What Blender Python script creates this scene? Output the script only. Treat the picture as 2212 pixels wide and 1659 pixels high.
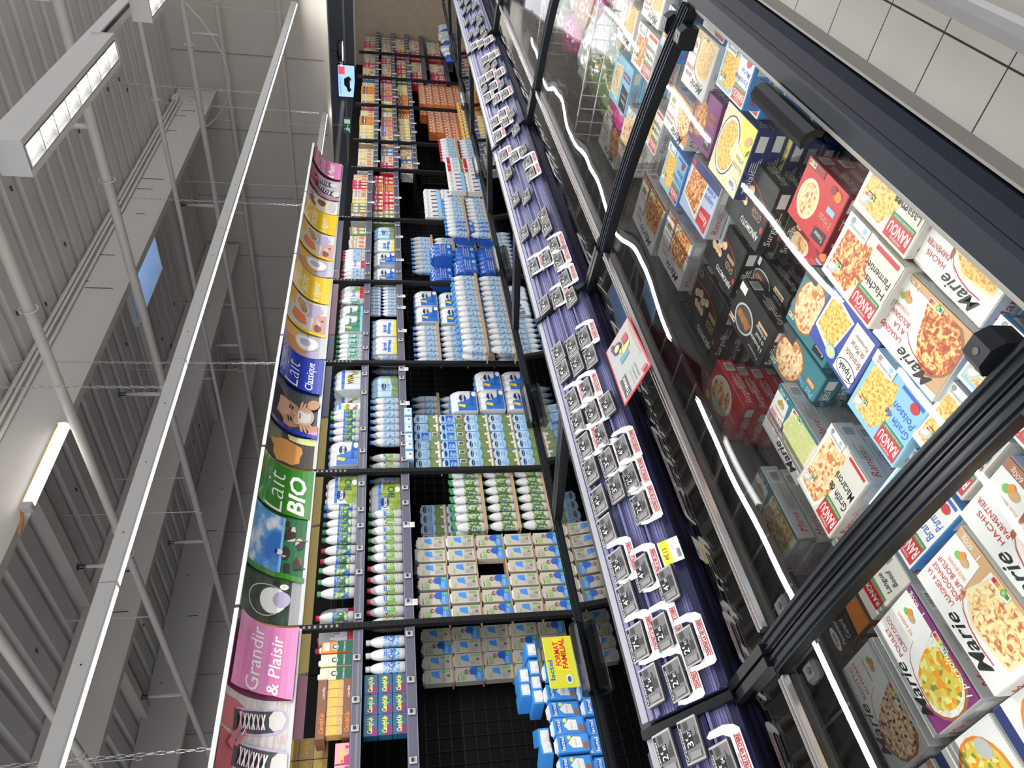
import bpy, math, random
from math import sin, cos, pi, radians
from mathutils import Vector, Matrix
from mathutils.geometry import tessellate_polygon
random.seed(7)
for o in list(bpy.data.objects): bpy.data.objects.remove(o)
S = bpy.context.scene
COL = S.collection

# ------------------------------------------------------------ camera, world, lights, exposure
A, P, HC = radians(42.2), radians(10.3), 1.6
Fh = Vector((cos(A), sin(A), 0)); Rt = Vector((sin(A), -cos(A), 0)); Zu = Vector((0, 0, 1))
Fw = Fh*cos(P) - Zu*sin(P); Up = Zu*cos(P) + Fh*sin(P)
cd = bpy.data.cameras.new('camera'); cd.sensor_width = 36; cd.sensor_fit = 'HORIZONTAL'; cd.lens = 36*1540/2212
cd.clip_start = .05; cd.clip_end = 100
cam = bpy.data.objects.new('camera', cd); COL.objects.link(cam)
M3 = Matrix((-Up, Rt, -Fw)).transposed()          # the phone was held on its side
cam.matrix_world = Matrix.Translation((0, 0, HC)) @ M3.to_4x4()
S.camera = cam
S.view_settings.view_transform = 'Standard'; S.view_settings.look = 'None'
S.view_settings.gamma = 1; S.view_settings.exposure = 0.2; S.view_settings.use_curve_mapping = False
W = bpy.data.worlds.new('world'); S.world = W; W.use_nodes = True
W.node_tree.nodes['Background'].inputs[0].default_value = (.80, .82, .88, 1)
W.node_tree.nodes['Background'].inputs[1].default_value = 1.5
S.cycles.max_bounces = 7; S.cycles.transparent_max_bounces = 16; S.cycles.glossy_bounces = 3
S.cycles.diffuse_bounces = 3; S.cycles.caustics_reflective = False; S.cycles.caustics_refractive = False
S.cycles.sample_clamp_indirect = 4
LZ = 2.93
def strip_light(name, x0, x1, y, w, power):
    ld = bpy.data.lights.new(name, 'AREA'); ld.shape = 'RECTANGLE'; ld.size = x1-x0; ld.size_y = w; ld.energy = power
    ld.color = (1, .985, .95)
    o = bpy.data.objects.new(name, ld); COL.objects.link(o); o.location = ((x0+x1)/2, y, LZ-.012); return o
strip_light('aisle_strip_light', -3, 12.6, 3.4, .06, 150)
strip_light('next_aisle_strip_light', 9.5, 12.7, 5.15, .05, 12).location.z = 2.54
strip_light('other_aisle_strip_light', -2, 12.6, 8.6, .06, 90)
for i, x in enumerate((-1.1, .95, 2.8, 4.77, 6.74, 8.7)):
    strip_light('luminaire_light', x, x+1.27, 1.38, .028, 34)
strip_light('near_aisle_strip_light', -5, 12, -1.0, .06, 90)

# ------------------------------------------------------------ materials
MATS = {}
def mat(name, col, rough=.5, metal=0., spec=.5, coat=0., vary=0., vscale=8., emit=None, estr=0., bump=0., bscale=40.):
    if name in MATS: return MATS[name]
    m = bpy.data.materials.new(name); m.use_nodes = True; nt = m.node_tree; b = nt.nodes['Principled BSDF']
    b.inputs['Base Color'].default_value = (*col, 1); b.inputs['Roughness'].default_value = rough
    b.inputs['Metallic'].default_value = metal; b.inputs['Specular IOR Level'].default_value = spec
    b.inputs['Coat Weight'].default_value = coat
    if emit: b.inputs['Emission Color'].default_value = (*emit, 1); b.inputs['Emission Strength'].default_value = estr
    if vary or bump:
        tc = nt.nodes.new('ShaderNodeTexCoord'); n = nt.nodes.new('ShaderNodeTexNoise')
        nt.links.new(tc.outputs['Object'], n.inputs['Vector'])
        n.inputs['Scale'].default_value = vscale; n.inputs['Detail'].default_value = 5
        if vary:
            mx = nt.nodes.new('ShaderNodeMix'); mx.data_type = 'RGBA'
            mx.inputs[6].default_value = (*[c*(1-vary) for c in col], 1); mx.inputs[7].default_value = (*[min(1, c*(1+vary)) for c in col], 1)
            nt.links.new(n.outputs['Fac'], mx.inputs[0]); nt.links.new(mx.outputs[2], b.inputs['Base Color'])
        if bump:
            n2 = nt.nodes.new('ShaderNodeTexNoise'); n2.inputs['Scale'].default_value = bscale
            nt.links.new(tc.outputs['Object'], n2.inputs['Vector'])
            bp = nt.nodes.new('ShaderNodeBump'); bp.inputs['Strength'].default_value = bump; bp.inputs['Distance'].default_value = .01
            nt.links.new(n2.outputs['Fac'], bp.inputs['Height']); nt.links.new(bp.outputs[0], b.inputs['Normal'])
    MATS[name] = m; return m
def patch(name, stops, scale=40., detail=3., rough=.35, kind='noise', const=False, dist=0., coat=0., stretch=None):
    """procedural colour from a noise or voronoi field through a colour ramp"""
    if name in MATS: return MATS[name]
    m = bpy.data.materials.new(name); m.use_nodes = True; nt = m.node_tree; b = nt.nodes['Principled BSDF']
    tc = nt.nodes.new('ShaderNodeTexCoord'); src = tc.outputs['Object']
    if stretch:
        mp = nt.nodes.new('ShaderNodeMapping'); mp.inputs['Scale'].default_value = stretch
        nt.links.new(src, mp.inputs[0]); src = mp.outputs[0]
    if kind == 'noise':
        n = nt.nodes.new('ShaderNodeTexNoise'); n.inputs['Detail'].default_value = detail; n.inputs['Distortion'].default_value = dist; out = n.outputs['Fac']
    else:
        n = nt.nodes.new('ShaderNodeTexVoronoi'); out = n.outputs['Color']
    n.inputs['Scale'].default_value = scale; nt.links.new(src, n.inputs['Vector'])
    if kind != 'noise':
        sp = nt.nodes.new('ShaderNodeSeparateColor'); nt.links.new(out, sp.inputs[0]); out = sp.outputs[0]
    r = nt.nodes.new('ShaderNodeValToRGB'); e = r.color_ramp.elements
    if const: r.color_ramp.interpolation = 'CONSTANT'
    while len(e) < len(stops): e.new(.5)
    for i, (p_, c) in enumerate(stops): e[i].position = p_; e[i].color = (*c, 1)
    nt.links.new(out, r.inputs[0]); nt.links.new(r.outputs[0], b.inputs['Base Color'])
    b.inputs['Roughness'].default_value = rough; b.inputs['Coat Weight'].default_value = coat
    MATS[name] = m; return m
def glass(name, tint=(1, 1, 1), base=.045, rough=.02, wave=0., wscale=1.5, power=5., gl=(1, 1, 1), stretch=(1, 1, 1)):
    if name in MATS: return MATS[name]
    m = bpy.data.materials.new(name); m.use_nodes = True; nt = m.node_tree; nt.nodes.clear()
    out = nt.nodes.new('ShaderNodeOutputMaterial'); mix = nt.nodes.new('ShaderNodeMixShader')
    tr = nt.nodes.new('ShaderNodeBsdfTransparent'); tr.inputs[0].default_value = (*tint, 1)
    g = nt.nodes.new('ShaderNodeBsdfGlossy'); g.inputs['Roughness'].default_value = rough; g.inputs['Color'].default_value = (*gl, 1)
    lw = nt.nodes.new('ShaderNodeLayerWeight'); lw.inputs['Blend'].default_value = .5
    pw = nt.nodes.new('ShaderNodeMath'); pw.operation = 'POWER'; pw.inputs[1].default_value = power
    ma = nt.nodes.new('ShaderNodeMath'); ma.operation = 'MULTIPLY_ADD'; ma.inputs[1].default_value = 1-base; ma.inputs[2].default_value = base
    nt.links.new(lw.outputs['Facing'], pw.inputs[0]); nt.links.new(pw.outputs[0], ma.inputs[0]); nt.links.new(ma.outputs[0], mix.inputs[0])
    if wave:
        tc = nt.nodes.new('ShaderNodeTexCoord'); mp = nt.nodes.new('ShaderNodeMapping'); mp.inputs['Scale'].default_value = stretch
        n = nt.nodes.new('ShaderNodeTexNoise'); n.inputs['Scale'].default_value = wscale; n.inputs['Detail'].default_value = 1
        bp = nt.nodes.new('ShaderNodeBump'); bp.inputs['Strength'].default_value = 1; bp.inputs['Distance'].default_value = wave
        nt.links.new(tc.outputs['Object'], mp.inputs[0]); nt.links.new(mp.outputs[0], n.inputs['Vector'])
        nt.links.new(n.outputs['Fac'], bp.inputs['Height']); nt.links.new(bp.outputs[0], g.inputs['Normal'])
    nt.links.new(tr.outputs[0], mix.inputs[1]); nt.links.new(g.outputs[0], mix.inputs[2]); nt.links.new(mix.outputs[0], out.inputs[0])
    MATS[name] = m; return m
def emis(name, col, s):
    return mat(name, (.8, .8, .8), .5, emit=col, estr=s)
# flat print and plastic colours
C = dict(white=(.78, .78, .76), offwhite=(.66, .63, .57), black=(.012, .012, .014), red=(.55, .02, .03), dred=(.28, .015, .02), green=(.03, .25, .07),
         lgreen=(.18, .45, .08), blue=(.02, .11, .5), lblue=(.25, .52, .78), sky=(.05, .28, .72), navy=(.015, .03, .15), yellow=(.85, .62, .03), orange=(.78, .24, .03),
         pink=(.75, .28, .52), purple=(.2, .03, .16), brown=(.22, .09, .035), tan=(.58, .36, .18), teal=(.04, .2, .24), grey=(.3, .3, .31), lgrey=(.52, .52, .52),
         cream=(.78, .68, .42), skin=(.52, .24, .15), magenta=(.5, .03, .2), dgrey=(.06, .06, .065), card=(.5, .36, .2), kraft=(.45, .30, .17), lemon=(.8, .75, .1),
         dgreen=(.015, .12, .04), bark=(.35, .12, .05), lav=(.45, .4, .55), paper=(.62, .6, .55))
def K(n):
    if n in MATS: return MATS[n]
    return mat(n, C[n], .38, vary=.05, vscale=25)
patch('gratin', [(.25, (.80, .55, .16)), (.45, (.86, .62, .18)), (.58, (.72, .33, .05)), (.75, (.42, .13, .02))], 170, 8)
patch('gratin_red', [(.28, (.85, .72, .42)), (.44, (.80, .50, .14)), (.52, (.55, .10, .03)), (.7, (.30, .05, .02))], 95, 8, dist=1.2)
patch('lasagne_white', [(.3, (.85, .80, .55)), (.5, (.84, .66, .30)), (.62, (.55, .14, .05)), (.8, (.35, .08, .03))], 80, 8, dist=1.6)
patch('curry_food', [(.0, (.70, .52, .06)), (.3, (.80, .72, .25)), (.55, (.78, .30, .03)), (.75, (.62, .55, .10)), (.9, (.25, .30, .04))], 130, kind='v', const=True)
patch('rice', [(.0, (.80, .78, .68)), (.4, (.70, .66, .55)), (.7, (.85, .84, .78))], 240, kind='v', const=True)
patch('risotto_food', [(.0, (.62, .42, .22)), (.35, (.75, .60, .38)), (.6, (.35, .14, .06)), (.75, (.78, .68, .5)), (.92, (.06, .04, .03))], 190, kind='v', const=True)
patch('leek_food', [(.3, (.80, .76, .5)), (.5, (.55, .62, .18)), (.62, (.75, .70, .45)), (.8, (.6, .35, .2))], 120, 8)
patch('pasta_food', [(.0, (.78, .50, .22)), (.35, (.85, .70, .45)), (.6, (.62, .2, .08)), (.8, (.8, .6, .35))], 150, kind='v', const=True)
patch('fish_food', [(.3, (.82, .78, .6)), (.5, (.7, .35, .08)), (.64, (.2, .25, .04)), (.8, (.05, .03, .05))], 100, 7)
patch('gyoza_food', [(.35, (.80, .68, .5)), (.55, (.70, .42, .22)), (.7, (.35, .12, .04))], 120, 7)
patch('meat_food', [(.3, (.30, .10, .04)), (.5, (.45, .18, .06)), (.7, (.12, .04, .02))], 110, 7)
patch('granola', [(.0, (.35, .18, .06)), (.4, (.55, .35, .15)), (.7, (.2, .09, .03)), (.85, (.62, .45, .25))], 70, kind='v', const=True)
patch('cloud_sky', [(.40, (.03, .16, .52)), (.52, (.10, .32, .70)), (.62, (.75, .80, .85))], 5, 6)
patch('woodgrain', [(.3, (.42, .38, .36)), (.6, (.62, .58, .56)), (.8, (.34, .30, .30))], 12, 6, stretch=(1, 6, 6))
patch('dark_foliage', [(.35, (.01, .02, .012)), (.65, (.05, .08, .05))], 14, 4)
patch('hide', [(.0, (.03, .02, .02)), (.4, (.2, .07, .03)), (.7, (.5, .45, .42))], 9, kind='v', const=True)
patch('bag_print_green', [(.0, (.10, .16, .05)), (.45, (.16, .22, .08)), (.62, (.5, .3, .1)), (.8, (.6, .55, .4))], 22, 3, rough=.22, const=True, coat=.5)
patch('bag_print_white', [(.0, (.68, .68, .68)), (.55, (.75, .74, .72)), (.68, (.55, .1, .1)), (.8, (.6, .5, .3))], 18, 3, rough=.2, const=True, coat=.5)
patch('bag_print_pink', [(.0, (.45, .03, .2)), (.5, (.6, .08, .3)), (.66, (.2, .3, .05)), (.8, (.7, .6, .5))], 20, 3, rough=.2, const=True, coat=.5)
patch('bag_print_mixed', [(.0, (.3, .25, .1)), (.42, (.5, .2, .06)), (.55, (.7, .6, .4)), (.7, (.15, .2, .06))], 30, 4, rough=.2, const=True, coat=.5)
patch('label_bio', [(.0, (.03, .12, .5)), (.42, (.08, .25, .6)), (.5, (.30, .42, .06)), (.62, (.6, .65, .4))], 34, 1, const=True)
patch('label_blue', [(.0, (.06, .18, .45)), (.40, (.28, .46, .62)), (.50, (.50, .56, .60)), (.62, (.12, .30, .52))], 55, 1, const=True)
patch('label_green', [(.0, (.06, .16, .05)), (.45, (.25, .35, .15)), (.55, (.6, .62, .5)), (.65, (.02, .1, .25))], 40, 1, const=True)
patch('label_beige', [(.0, (.1, .25, .06)), (.42, (.55, .52, .42)), (.6, (.45, .42, .34)), (.7, (.1, .3, .08))], 40, 1, const=True)
patch('label_teal', [(.0, (.02, .25, .2)), (.45, (.6, .65, .62)), (.55, (.05, .35, .3)), (.66, (.2, .3, .05))], 40, 1, const=True)
patch('pasture', [(.35, (.10, .16, .05)), (.6, (.22, .28, .10)), (.75, (.35, .38, .2))], 60, 3)
patch('floor_tile_print', [(.3, (.60, .56, .50)), (.7, (.66, .62, .56))], 3, 4)

# ------------------------------------------------------------ mesh builder
class MB:
    def __init__(s): s.v = []; s.f = []; s.m = []; s.mats = []; s.smooth = False; s.xf = None
    def mi(s, m):
        if isinstance(m, str): m = K(m)
        if m not in s.mats: s.mats.append(m)
        return s.mats.index(m)
    def add(s, vs, fs, m):
        b = len(s.v); s.v += [tuple(s.xf @ Vector(q)) for q in vs] if s.xf else [tuple(q) for q in vs]
        k = s.mi(m)
        for f in fs: s.f.append([b+i for i in f]); s.m.append(k)
    def box(s, x0, y0, z0, x1, y1, z1, m, bev=0.):
        if bev <= 0:
            vs = [(x, y, z) for z in (z0, z1) for x, y in ((x0, y0), (x1, y0), (x1, y1), (x0, y1))]
            s.add(vs, [(3, 2, 1, 0), (4, 5, 6, 7), (0, 1, 5, 4), (1, 2, 6, 5), (2, 3, 7, 6), (3, 0, 4, 7)], m); return
        b = min(bev, (x1-x0)*.49, (y1-y0)*.49, (z1-z0)*.49)
        vs = []
        for zz, ins in ((z0, b), (z0+b, 0), (z1-b, 0), (z1, b)):
            for x, y in ((x0+b, y0+ins), (x1-b, y0+ins), (x1-ins, y0+b), (x1-ins, y1-b), (x1-b, y1-ins), (x0+b, y1-ins), (x0+ins, y1-b), (x0+ins, y0+b)):
                if ins: x = min(max(x, x0+b), x1-b); y = min(max(y, y0+b), y1-b)
                vs.append((x, y, zz))
        fs = [tuple(range(7, -1, -1)), tuple(range(24, 32))]
        for r in range(3):
            for i in range(8): fs.append((r*8+i, r*8+(i+1) % 8, r*8+8+(i+1) % 8, r*8+8+i))
        s.add(vs, fs, m)
    def prism(s, prof, x0, x1, m, axis='x'):
        n = len(prof)
        def p(a, q): return (a, q[0], q[1]) if axis == 'x' else ((q[0], a, q[1]) if axis == 'y' else (q[0], q[1], a))
        vs = [p(x0, q) for q in prof]+[p(x1, q) for q in prof]
        fs = [(i, (i+1) % n, n+(i+1) % n, n+i) for i in range(n)]
        tris = tessellate_polygon([[Vector((q[0], q[1], 0)) for q in prof]])
        fs += [tuple(t) for t in tris]+[tuple(n+i for i in reversed(t)) for t in tris]
        s.add(vs, fs, m)
    def tube(s, pts, r, m, n=8):
        vs = []; fs = []
        P_ = [Vector(p) for p in pts]
        for i, p in enumerate(P_):
            d = (P_[min(i+1, len(P_)-1)]-P_[max(i-1, 0)]).normalized()
            a = d.cross(Vector((0, 0, 1)) if abs(d.z) < .9 else Vector((1, 0, 0))).normalized(); b = d.cross(a)
            vs += [p+a*r*cos(2*pi*k/n)+b*r*sin(2*pi*k/n) for k in range(n)]
        for i in range(len(P_)-1):
            for k in range(n): fs.append((i*n+k, i*n+(k+1) % n, (i+1)*n+(k+1) % n, (i+1)*n+k))
        fs += [tuple(range(n)), tuple(range(len(vs)-1, len(vs)-n-1, -1))]
        s.add(vs, fs, m)
    def lathe(s, prof, m, n=14, cx=0, cy=0):
        """prof: list of (r, z, material for the band above it)"""
        rows = len(prof)
        base = [(cx+r*cos(2*pi*k/n), cy+r*sin(2*pi*k/n), z) for r, z, *_ in prof for k in range(n)]
        b = len(s.v); s.v += [tuple(s.xf @ Vector(q)) for q in base] if s.xf else base
        for i in range(rows-1):
            k_ = s.mi(prof[i][2] if len(prof[i]) > 2 else m)
            for k in range(n): s.f.append([b+i*n+k, b+i*n+(k+1) % n, b+(i+1)*n+(k+1) % n, b+(i+1)*n+k]); s.m.append(k_)
        s.f.append([b+(rows-1)*n+k for k in range(n)]); s.m.append(s.mi(prof[-2][2] if len(prof[-2]) > 2 else m))
    def mesh(s, name, smooth=False):
        me = bpy.data.meshes.new(name); me.from_pydata(s.v, [], s.f)
        for m in s.mats: me.materials.append(m)
        me.polygons.foreach_set('material_index', s.m)
        if smooth:
            me.polygons.foreach_set('use_smooth', [True]*len(s.f))
            try: me.set_sharp_from_angle(angle=radians(42))
            except Exception: pass
        me.update(); return me
    def obj(s, name, parent=None, smooth=False, **kw):
        return link(name, s.mesh(name, smooth), parent, **kw)
def link(name, me, parent=None, loc=None, rot=None, label=None, cat=None, group=None, kind=None):
    o = bpy.data.objects.new(name, me); COL.objects.link(o)
    if parent: o.parent = parent
    if loc: o.location = loc
    if rot: o.rotation_euler = rot
    if label: o['label'] = label
    if cat: o['category'] = cat
    if group: o['group'] = group
    if kind: o['kind'] = kind
    return o
def thing(name, label, cat, loc=(0, 0, 0), rot=None, group=None): return link(name, None, None, loc, rot, label, cat, group)
def struct(name, mb, **kw): return mb.obj(name, kind='structure', **kw)
TC = {}
def text_polys(t, bold, shear):
    k = (t, bold, shear)
    if k in TC: return TC[k]
    c = bpy.data.curves.new('t', 'FONT'); c.body = t; c.size = 1; c.resolution_u = 2; c.shear = shear; c.offset = bold; c.fill_mode = 'FRONT'
    o = bpy.data.objects.new('t', c); COL.objects.link(o)
    me = bpy.data.meshes.new_from_object(o)
    vs = [(v.co.x, v.co.y) for v in me.vertices]; ps = [[vs[i] for i in p.vertices] for p in me.polygons]
    bpy.data.objects.remove(o); bpy.data.curves.remove(c); bpy.data.meshes.remove(me)
    xs = [v[0] for v in vs] or [0, 1]; TC[k] = (ps, min(xs), max(xs)); return TC[k]
def clip(poly, ax, val, keep):
    out = []
    for i, a in enumerate(poly):
        b = poly[(i+1) % len(poly)]; da = (a[ax]-val)*keep; db = (b[ax]-val)*keep
        if da >= 0: out.append(a)
        if da*db < 0:
            t = da/(da-db); out.append((a[0]+(b[0]-a[0])*t, a[1]+(b[1]-a[1])*t))
    return out
def art(mb, items, mapf, eps=.0002, cut=None, bounds=None):
    for li, it in enumerate(items):
        k = it[0]; polys = []
        if k == 'r': _, x0, y0, x1, y1, m = it; polys = [[(x0, y0), (x1, y0), (x1, y1), (x0, y1)]]
        elif k == 'e':
            _, cx, cy, rx, ry, m = it[:6]; n = 20; ro = it[6] if len(it) > 6 else 0
            polys = [[(cx+rx*cos(a)*cos(ro)-ry*sin(a)*sin(ro), cy+rx*cos(a)*sin(ro)+ry*sin(a)*cos(ro)) for a in (2*pi*i/n for i in range(n))]]
        elif k == 'p': _, pts, m = it; polys = [[tuple(pts[i]) for i in t] for t in tessellate_polygon([[Vector((x, y, 0)) for x, y in pts]])]
        elif k == 't':
            _, t, x, y, h, m = it[:6]; op = it[6] if len(it) > 6 else {}
            ps, a, b = text_polys(t, op.get('b', 0), op.get('s', 0)); sc = h/.72; w = op.get('w'); sx = w/(b-a) if w else sc
            x -= {'l': 0, 'c': .5, 'r': 1}[op.get('a', 'l')]*(b-a)*sx; ro = op.get('r', 0)
            for p in ps:
                q = [((vx-a)*sx, vy*sc) for vx, vy in p]; polys.append([(x+u*cos(ro)-v*sin(ro), y+u*sin(ro)+v*cos(ro)) for u, v in q])
        if bounds:
            for ax, lo, hi in ((0, bounds[0], bounds[2]), (1, bounds[1], bounds[3])):
                polys = [clip(clip(p, ax, lo, 1), ax, hi, -1) for p in polys]
            polys = [p for p in polys if len(p) > 2]
        if cut:
            ax, vals = cut; res = []
            for p in polys:
                if len(p) > 4 and k == 't':
                    tr = [[p[i] for i in t] for t in tessellate_polygon([[Vector((x, y, 0)) for x, y in p]])]
                else: tr = [p]
                for q in tr:
                    lo = min(z[ax] for z in q); hi = max(z[ax] for z in q)
                    for a, b in zip(vals, vals[1:]):
                        if hi <= a or lo >= b: continue
                        r = q
                        if lo < a: r = clip(r, ax, a, 1)
                        if hi > b and len(r) > 2: r = clip(r, ax, b, -1)
                        if len(r) > 2: res.append(r)
            polys = res
        off = eps*(li+1)
        for p in polys:
            if len(p) < 3: continue
            mb.add([mapf(u, v, off) for u, v in p], [tuple(range(len(p)))], m)
ORD = 'first second third fourth fifth sixth seventh eighth ninth tenth eleventh twelfth thirteenth fourteenth fifteenth sixteenth seventeenth eighteenth nineteenth twentieth'.split()
def nth(i): return ORD[i] if i < 20 else 'twenty-'+ORD[i-20] if i < 29 else 'thirtieth' if i == 29 else 'thirty-'+ORD[(i-30) % 9] if i < 39 else 'far '+nth(i % 20)
# ------------------------------------------------------------ the building
steel = mat('painted_steel', (.66, .625, .57), .45, vary=.05, vscale=2, bump=.05, bscale=6)
deckm = mat('roof_deck_paint', (.66, .635, .60), .42, vary=.05, vscale=1.5)
wallm = mat('wall_paint', (.66, .62, .56), .6, vary=.04, vscale=.8)
groutm = mat('grout', (.035, .033, .04), .8)
fl = patch('floor_tile_print', [], 1)
fl.node_tree.nodes['Principled BSDF'].inputs['Roughness'].default_value = .18
b = MB(); b.box(-4, -6, -.05, 20, 14, 0, groutm)
for ix in range(-3, 40):
    for iy in range(-12, 16):
        if iy > 8 and ix > 14: continue
        x = 1.73+(ix-5)*.29; y = .19-.005+iy*.29
        b.box(x+.003, y+.003, -.004, x+.287, y+.287, .002, fl)
struct('floor', b)
# ribbed roof deck, ribs run across the aisle
b = MB(); prof = []
x = -4.
while x < 13: prof += [(x, 5.0), (x+.20, 5.0), (x+.225, 5.055), (x+.305, 5.055)]; x += .33
prof2 = prof+[(x, 5.15), (-4, 5.15)]
SK = (8.5, 9.9, 6.0, 6.58)   # skylight opening
def deck(y0, y1, xa, xb):
    p_ = [q for q in prof if xa <= q[0] <= xb]
    p_ = [(xa, 5.0)]+p_+[(xb, 5.0)]
    b.prism(p_+[(xb, 5.15), (xa, 5.15)], y0, y1, deckm, 'y')
deck(-6, SK[2]-.031, -4, 13); deck(SK[3]+.031, 12.6, -4, 13); deck(SK[2]-.031, SK[3]+.031, -4, SK[0]-.031); deck(SK[2]-.031, SK[3]+.031, SK[1]+.031, 13)
for i in range(90):   # deck screws
    x = -1+random.random()*13; y = 1.2+random.random()*9
    b.box(x, y, 4.985, x+.012, y+.05, 5.0, 'dgrey')
struct('ceiling', b)
b = MB()
for y, z0 in ((SK[2]-.03, 4.93), (SK[3], 4.93)): b.box(SK[0]-.03, y, z0, SK[1]+.03, y+.03, 5.5, mat('skylight_lining', (.75, .8, .88), .3))
for x in (SK[0]-.03, SK[1]): b.box(x, SK[2], 4.93, x+.03, SK[3], 5.5, mat('skylight_lining', (.8, .8, .8)))
b.box(SK[0]+.25, SK[2]+.30, 5.42, SK[1]-.3, SK[2]+.32, 5.45, 'dgrey'); b.box(SK[0]+.4, SK[2]+.25, 5.40, SK[0]+.55, SK[2]+.30, 5.44, 'black')
b.box(SK[0], SK[2], 5.5, SK[1], SK[3], 5.52, emis('daylight_dome', (.42, .66, 1.), 1.3))
struct('window_1', b)
# bulkhead and walls
b = MB(); b.box(12.9, 3.0, 2.48, 13.1, 12.6, 5.1, wallm)
for y in (4.3, 5.6, 6.9, 8.2, 9.5, 10.8): b.box(12.892, y, 2.48, 12.9, y+.012, 5.1, 'grey')
b.box(12.8, 3.0, 3.2, 12.9, 12.6, 3.26, wallm); b.box(12.78, 3, 2.48, 12.9, 12.6, 2.56, wallm)
struct('wall_front', b)
b = MB(); b.box(-4, 12.5, 0, 13.1, 12.7, 5.1, wallm)
for x in range(-3, 13): b.box(x+.3, 12.492, 0, x+.312, 12.5, 5.1, 'grey')
for z in (2.9, 4.2): b.box(-4, 12.49, z, 13, 12.5, z+.015, 'grey')
struct('wall_side', b)
b = MB(); b.box(17.3, -2, 0, 17.5, 14, 3.3, mat('slate_wall', (.20, .235, .28), .6, vary=.05)); b.box(17.24, -2, 2.42, 17.3, 14, 2.46, steel)
b.box(13.1, -2, 2.95, 17.5, 14, 3.05, wallm)
struct('wall_back', b)
def beam(i, y, zb, zt, x0, x1):
    b = MB(); b.box(x0, y, zb+.04, x1, y+.07, zt, steel); b.box(x0, y-.01, zb, x1, y+.085, zb+.045, mat('beam_flange', (.66, .62, .56), .45))
    for k in range(18):
        x = random.uniform(x0, x1); b.box(x, y-.004, zb+.1+random.random()*.4, x+.01, y, zb+.108+random.random()*.4, 'dgrey')
    struct('trim_%d' % i, b)
beam(1, 4.92, 4.37, 4.98, -4, 12.82); beam(2, 7.9, 4.37, 4.98, -4, 12.82); beam(3, 10.9, 4.37, 4.98, -4, 12.82)
b = MB()   # cross purlins between the beams
for x in (4.9, 8.6, 10.9): b.box(x, 5.2, 4.9, x+.16, 7.9, 5.0, steel); b.box(x+.02, 8.2, 4.9, x+.14, 10.9, 5.0, steel)
struct('trim_4', b)

# conduits on top of the first beam
for i, (dy, dz) in enumerate(((-.03, .56), (-.05, .50), (-.03, .45))):
    b = MB(); b.tube([(-3, 4.92+dy, 4.37+dz), (4, 4.92+dy, 4.37+dz), (8, 4.92+dy-.01, 4.365+dz), (12.3, 4.92+dy, 4.37+dz)], .016, steel, 6)
    for k in range(12): b.box(-2+k*1.2, 4.88, 4.36+dz, -1.97+k*1.2, 4.92, 4.39+dz, steel)
    b.obj('cable_conduit', label='%s cream cable conduit clipped along the nearest roof beam'.replace('nearest roof', 'first roof') % ('upper', 'middle', 'lower')[i], cat='conduit', group='conduits on the roof beam')
b = MB(); b.box(12.2, 4.84, 4.86, 12.42, 4.92, 4.96, steel, .01)
b.obj('junction_box', label='small cream junction box where the beam conduits end at the bulkhead', cat='junction box')
# sprinkler pipes across the aisle, with upright heads
PIPES = [(-.2, 4.1, .04), (2.65, 4.0, .035), (4.55, 4.1, .04), (6.55, 4.1, .045), (8.5, 4.1, .028), (10.4, 4.1, .04), (12.45, 4.1, .04)]
heads = {6.55: (2.9, 6.1, 9.), 10.4: (2.2, 5.75, 8.5), 4.55: (6.6, 9.5), 2.65: (7.4,), 12.45: (3.9, 7.0), 8.5: ()}
for i, (x, z, r) in enumerate(PIPES):
    t = thing('sprinkler_pipe', 'white painted sprinkler pipe crossing under the roof, %s from the bulkhead' % nth(6-i), 'pipe', (x, -3, z))
    b = MB(); b.tube([(0, 0, 0), (0, 15.4, 0)], r, steel, 10)
    for y in (4.5, 9.): b.tube([(0, y, 0), (0, y+.05, 0)], r*1.25, steel, 10)
    b.obj('pipe_run', t, True)
    for y in heads.get(x, ()):
        b = MB(); b.tube([(0, y+3, 0), (0, y+3, .42)], .017, steel); b.tube([(0, y+3, .02), (0, y+3, .30)], .024, steel)
        b.tube([(-.02, y+3, .44), (-.02, y+3, .5)], .006, 'black', 5); b.tube([(.02, y+3, .44), (.02, y+3, .5)], .006, 'black', 5); b.box(-.03, y+2.97, .5, .03, y+3.03, .506, 'dgrey')
        b.obj('sprinkler_head', t, True)
    for y in (1.9, 7.6):
        b = MB(); b.tube([(0, y+3, r), (0, y+3, 5-z)], .006, steel, 5); b.obj('hanger_rod', t)
    for y in (3.4, 6.4):
        b = MB(); b.tube([(.0+r*1.5*cos(a), y+3, r*1.5*sin(a)) for a in [2*pi*k/12 for k in range(13)]], .006, steel, 5); b.obj('pipe_clamp', t)
# thin rods with hooks
for i, (x, y) in enumerate(((5.2, 6.6), (3.4, 9.2), (7.9, 6.9), (2.6, 6.5))):
    b = MB(); b.tube([(x, y, 3.6), (x, y, 5.0)], .004, steel, 5); b.tube([(x, y+.03*sin(a), 3.57-.03*cos(a)) for a in [pi*k/6 for k in range(9)]], .004, steel, 5)
    b.obj('hanger_rod', label='thin steel ceiling rod with a hook, %s counting out from the bulkhead' % nth(i), cat='rod', group='loose hanger rods')
b = MB(); pts = [(10.4, 2.9, 4.06)]+[(10.4-.25*sin(pi*k/10), 2.9+.16*k, 4.02-.42*sin(pi*k/10)) for k in range(1, 10)]+[(10.4, 4.5, 4.06)]
b.tube(pts, .008, steel, 5); b.obj('loose_cable', label='thin white cable drooping in a loop from a sprinkler pipe near the bulkhead', cat='cable')
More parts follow.
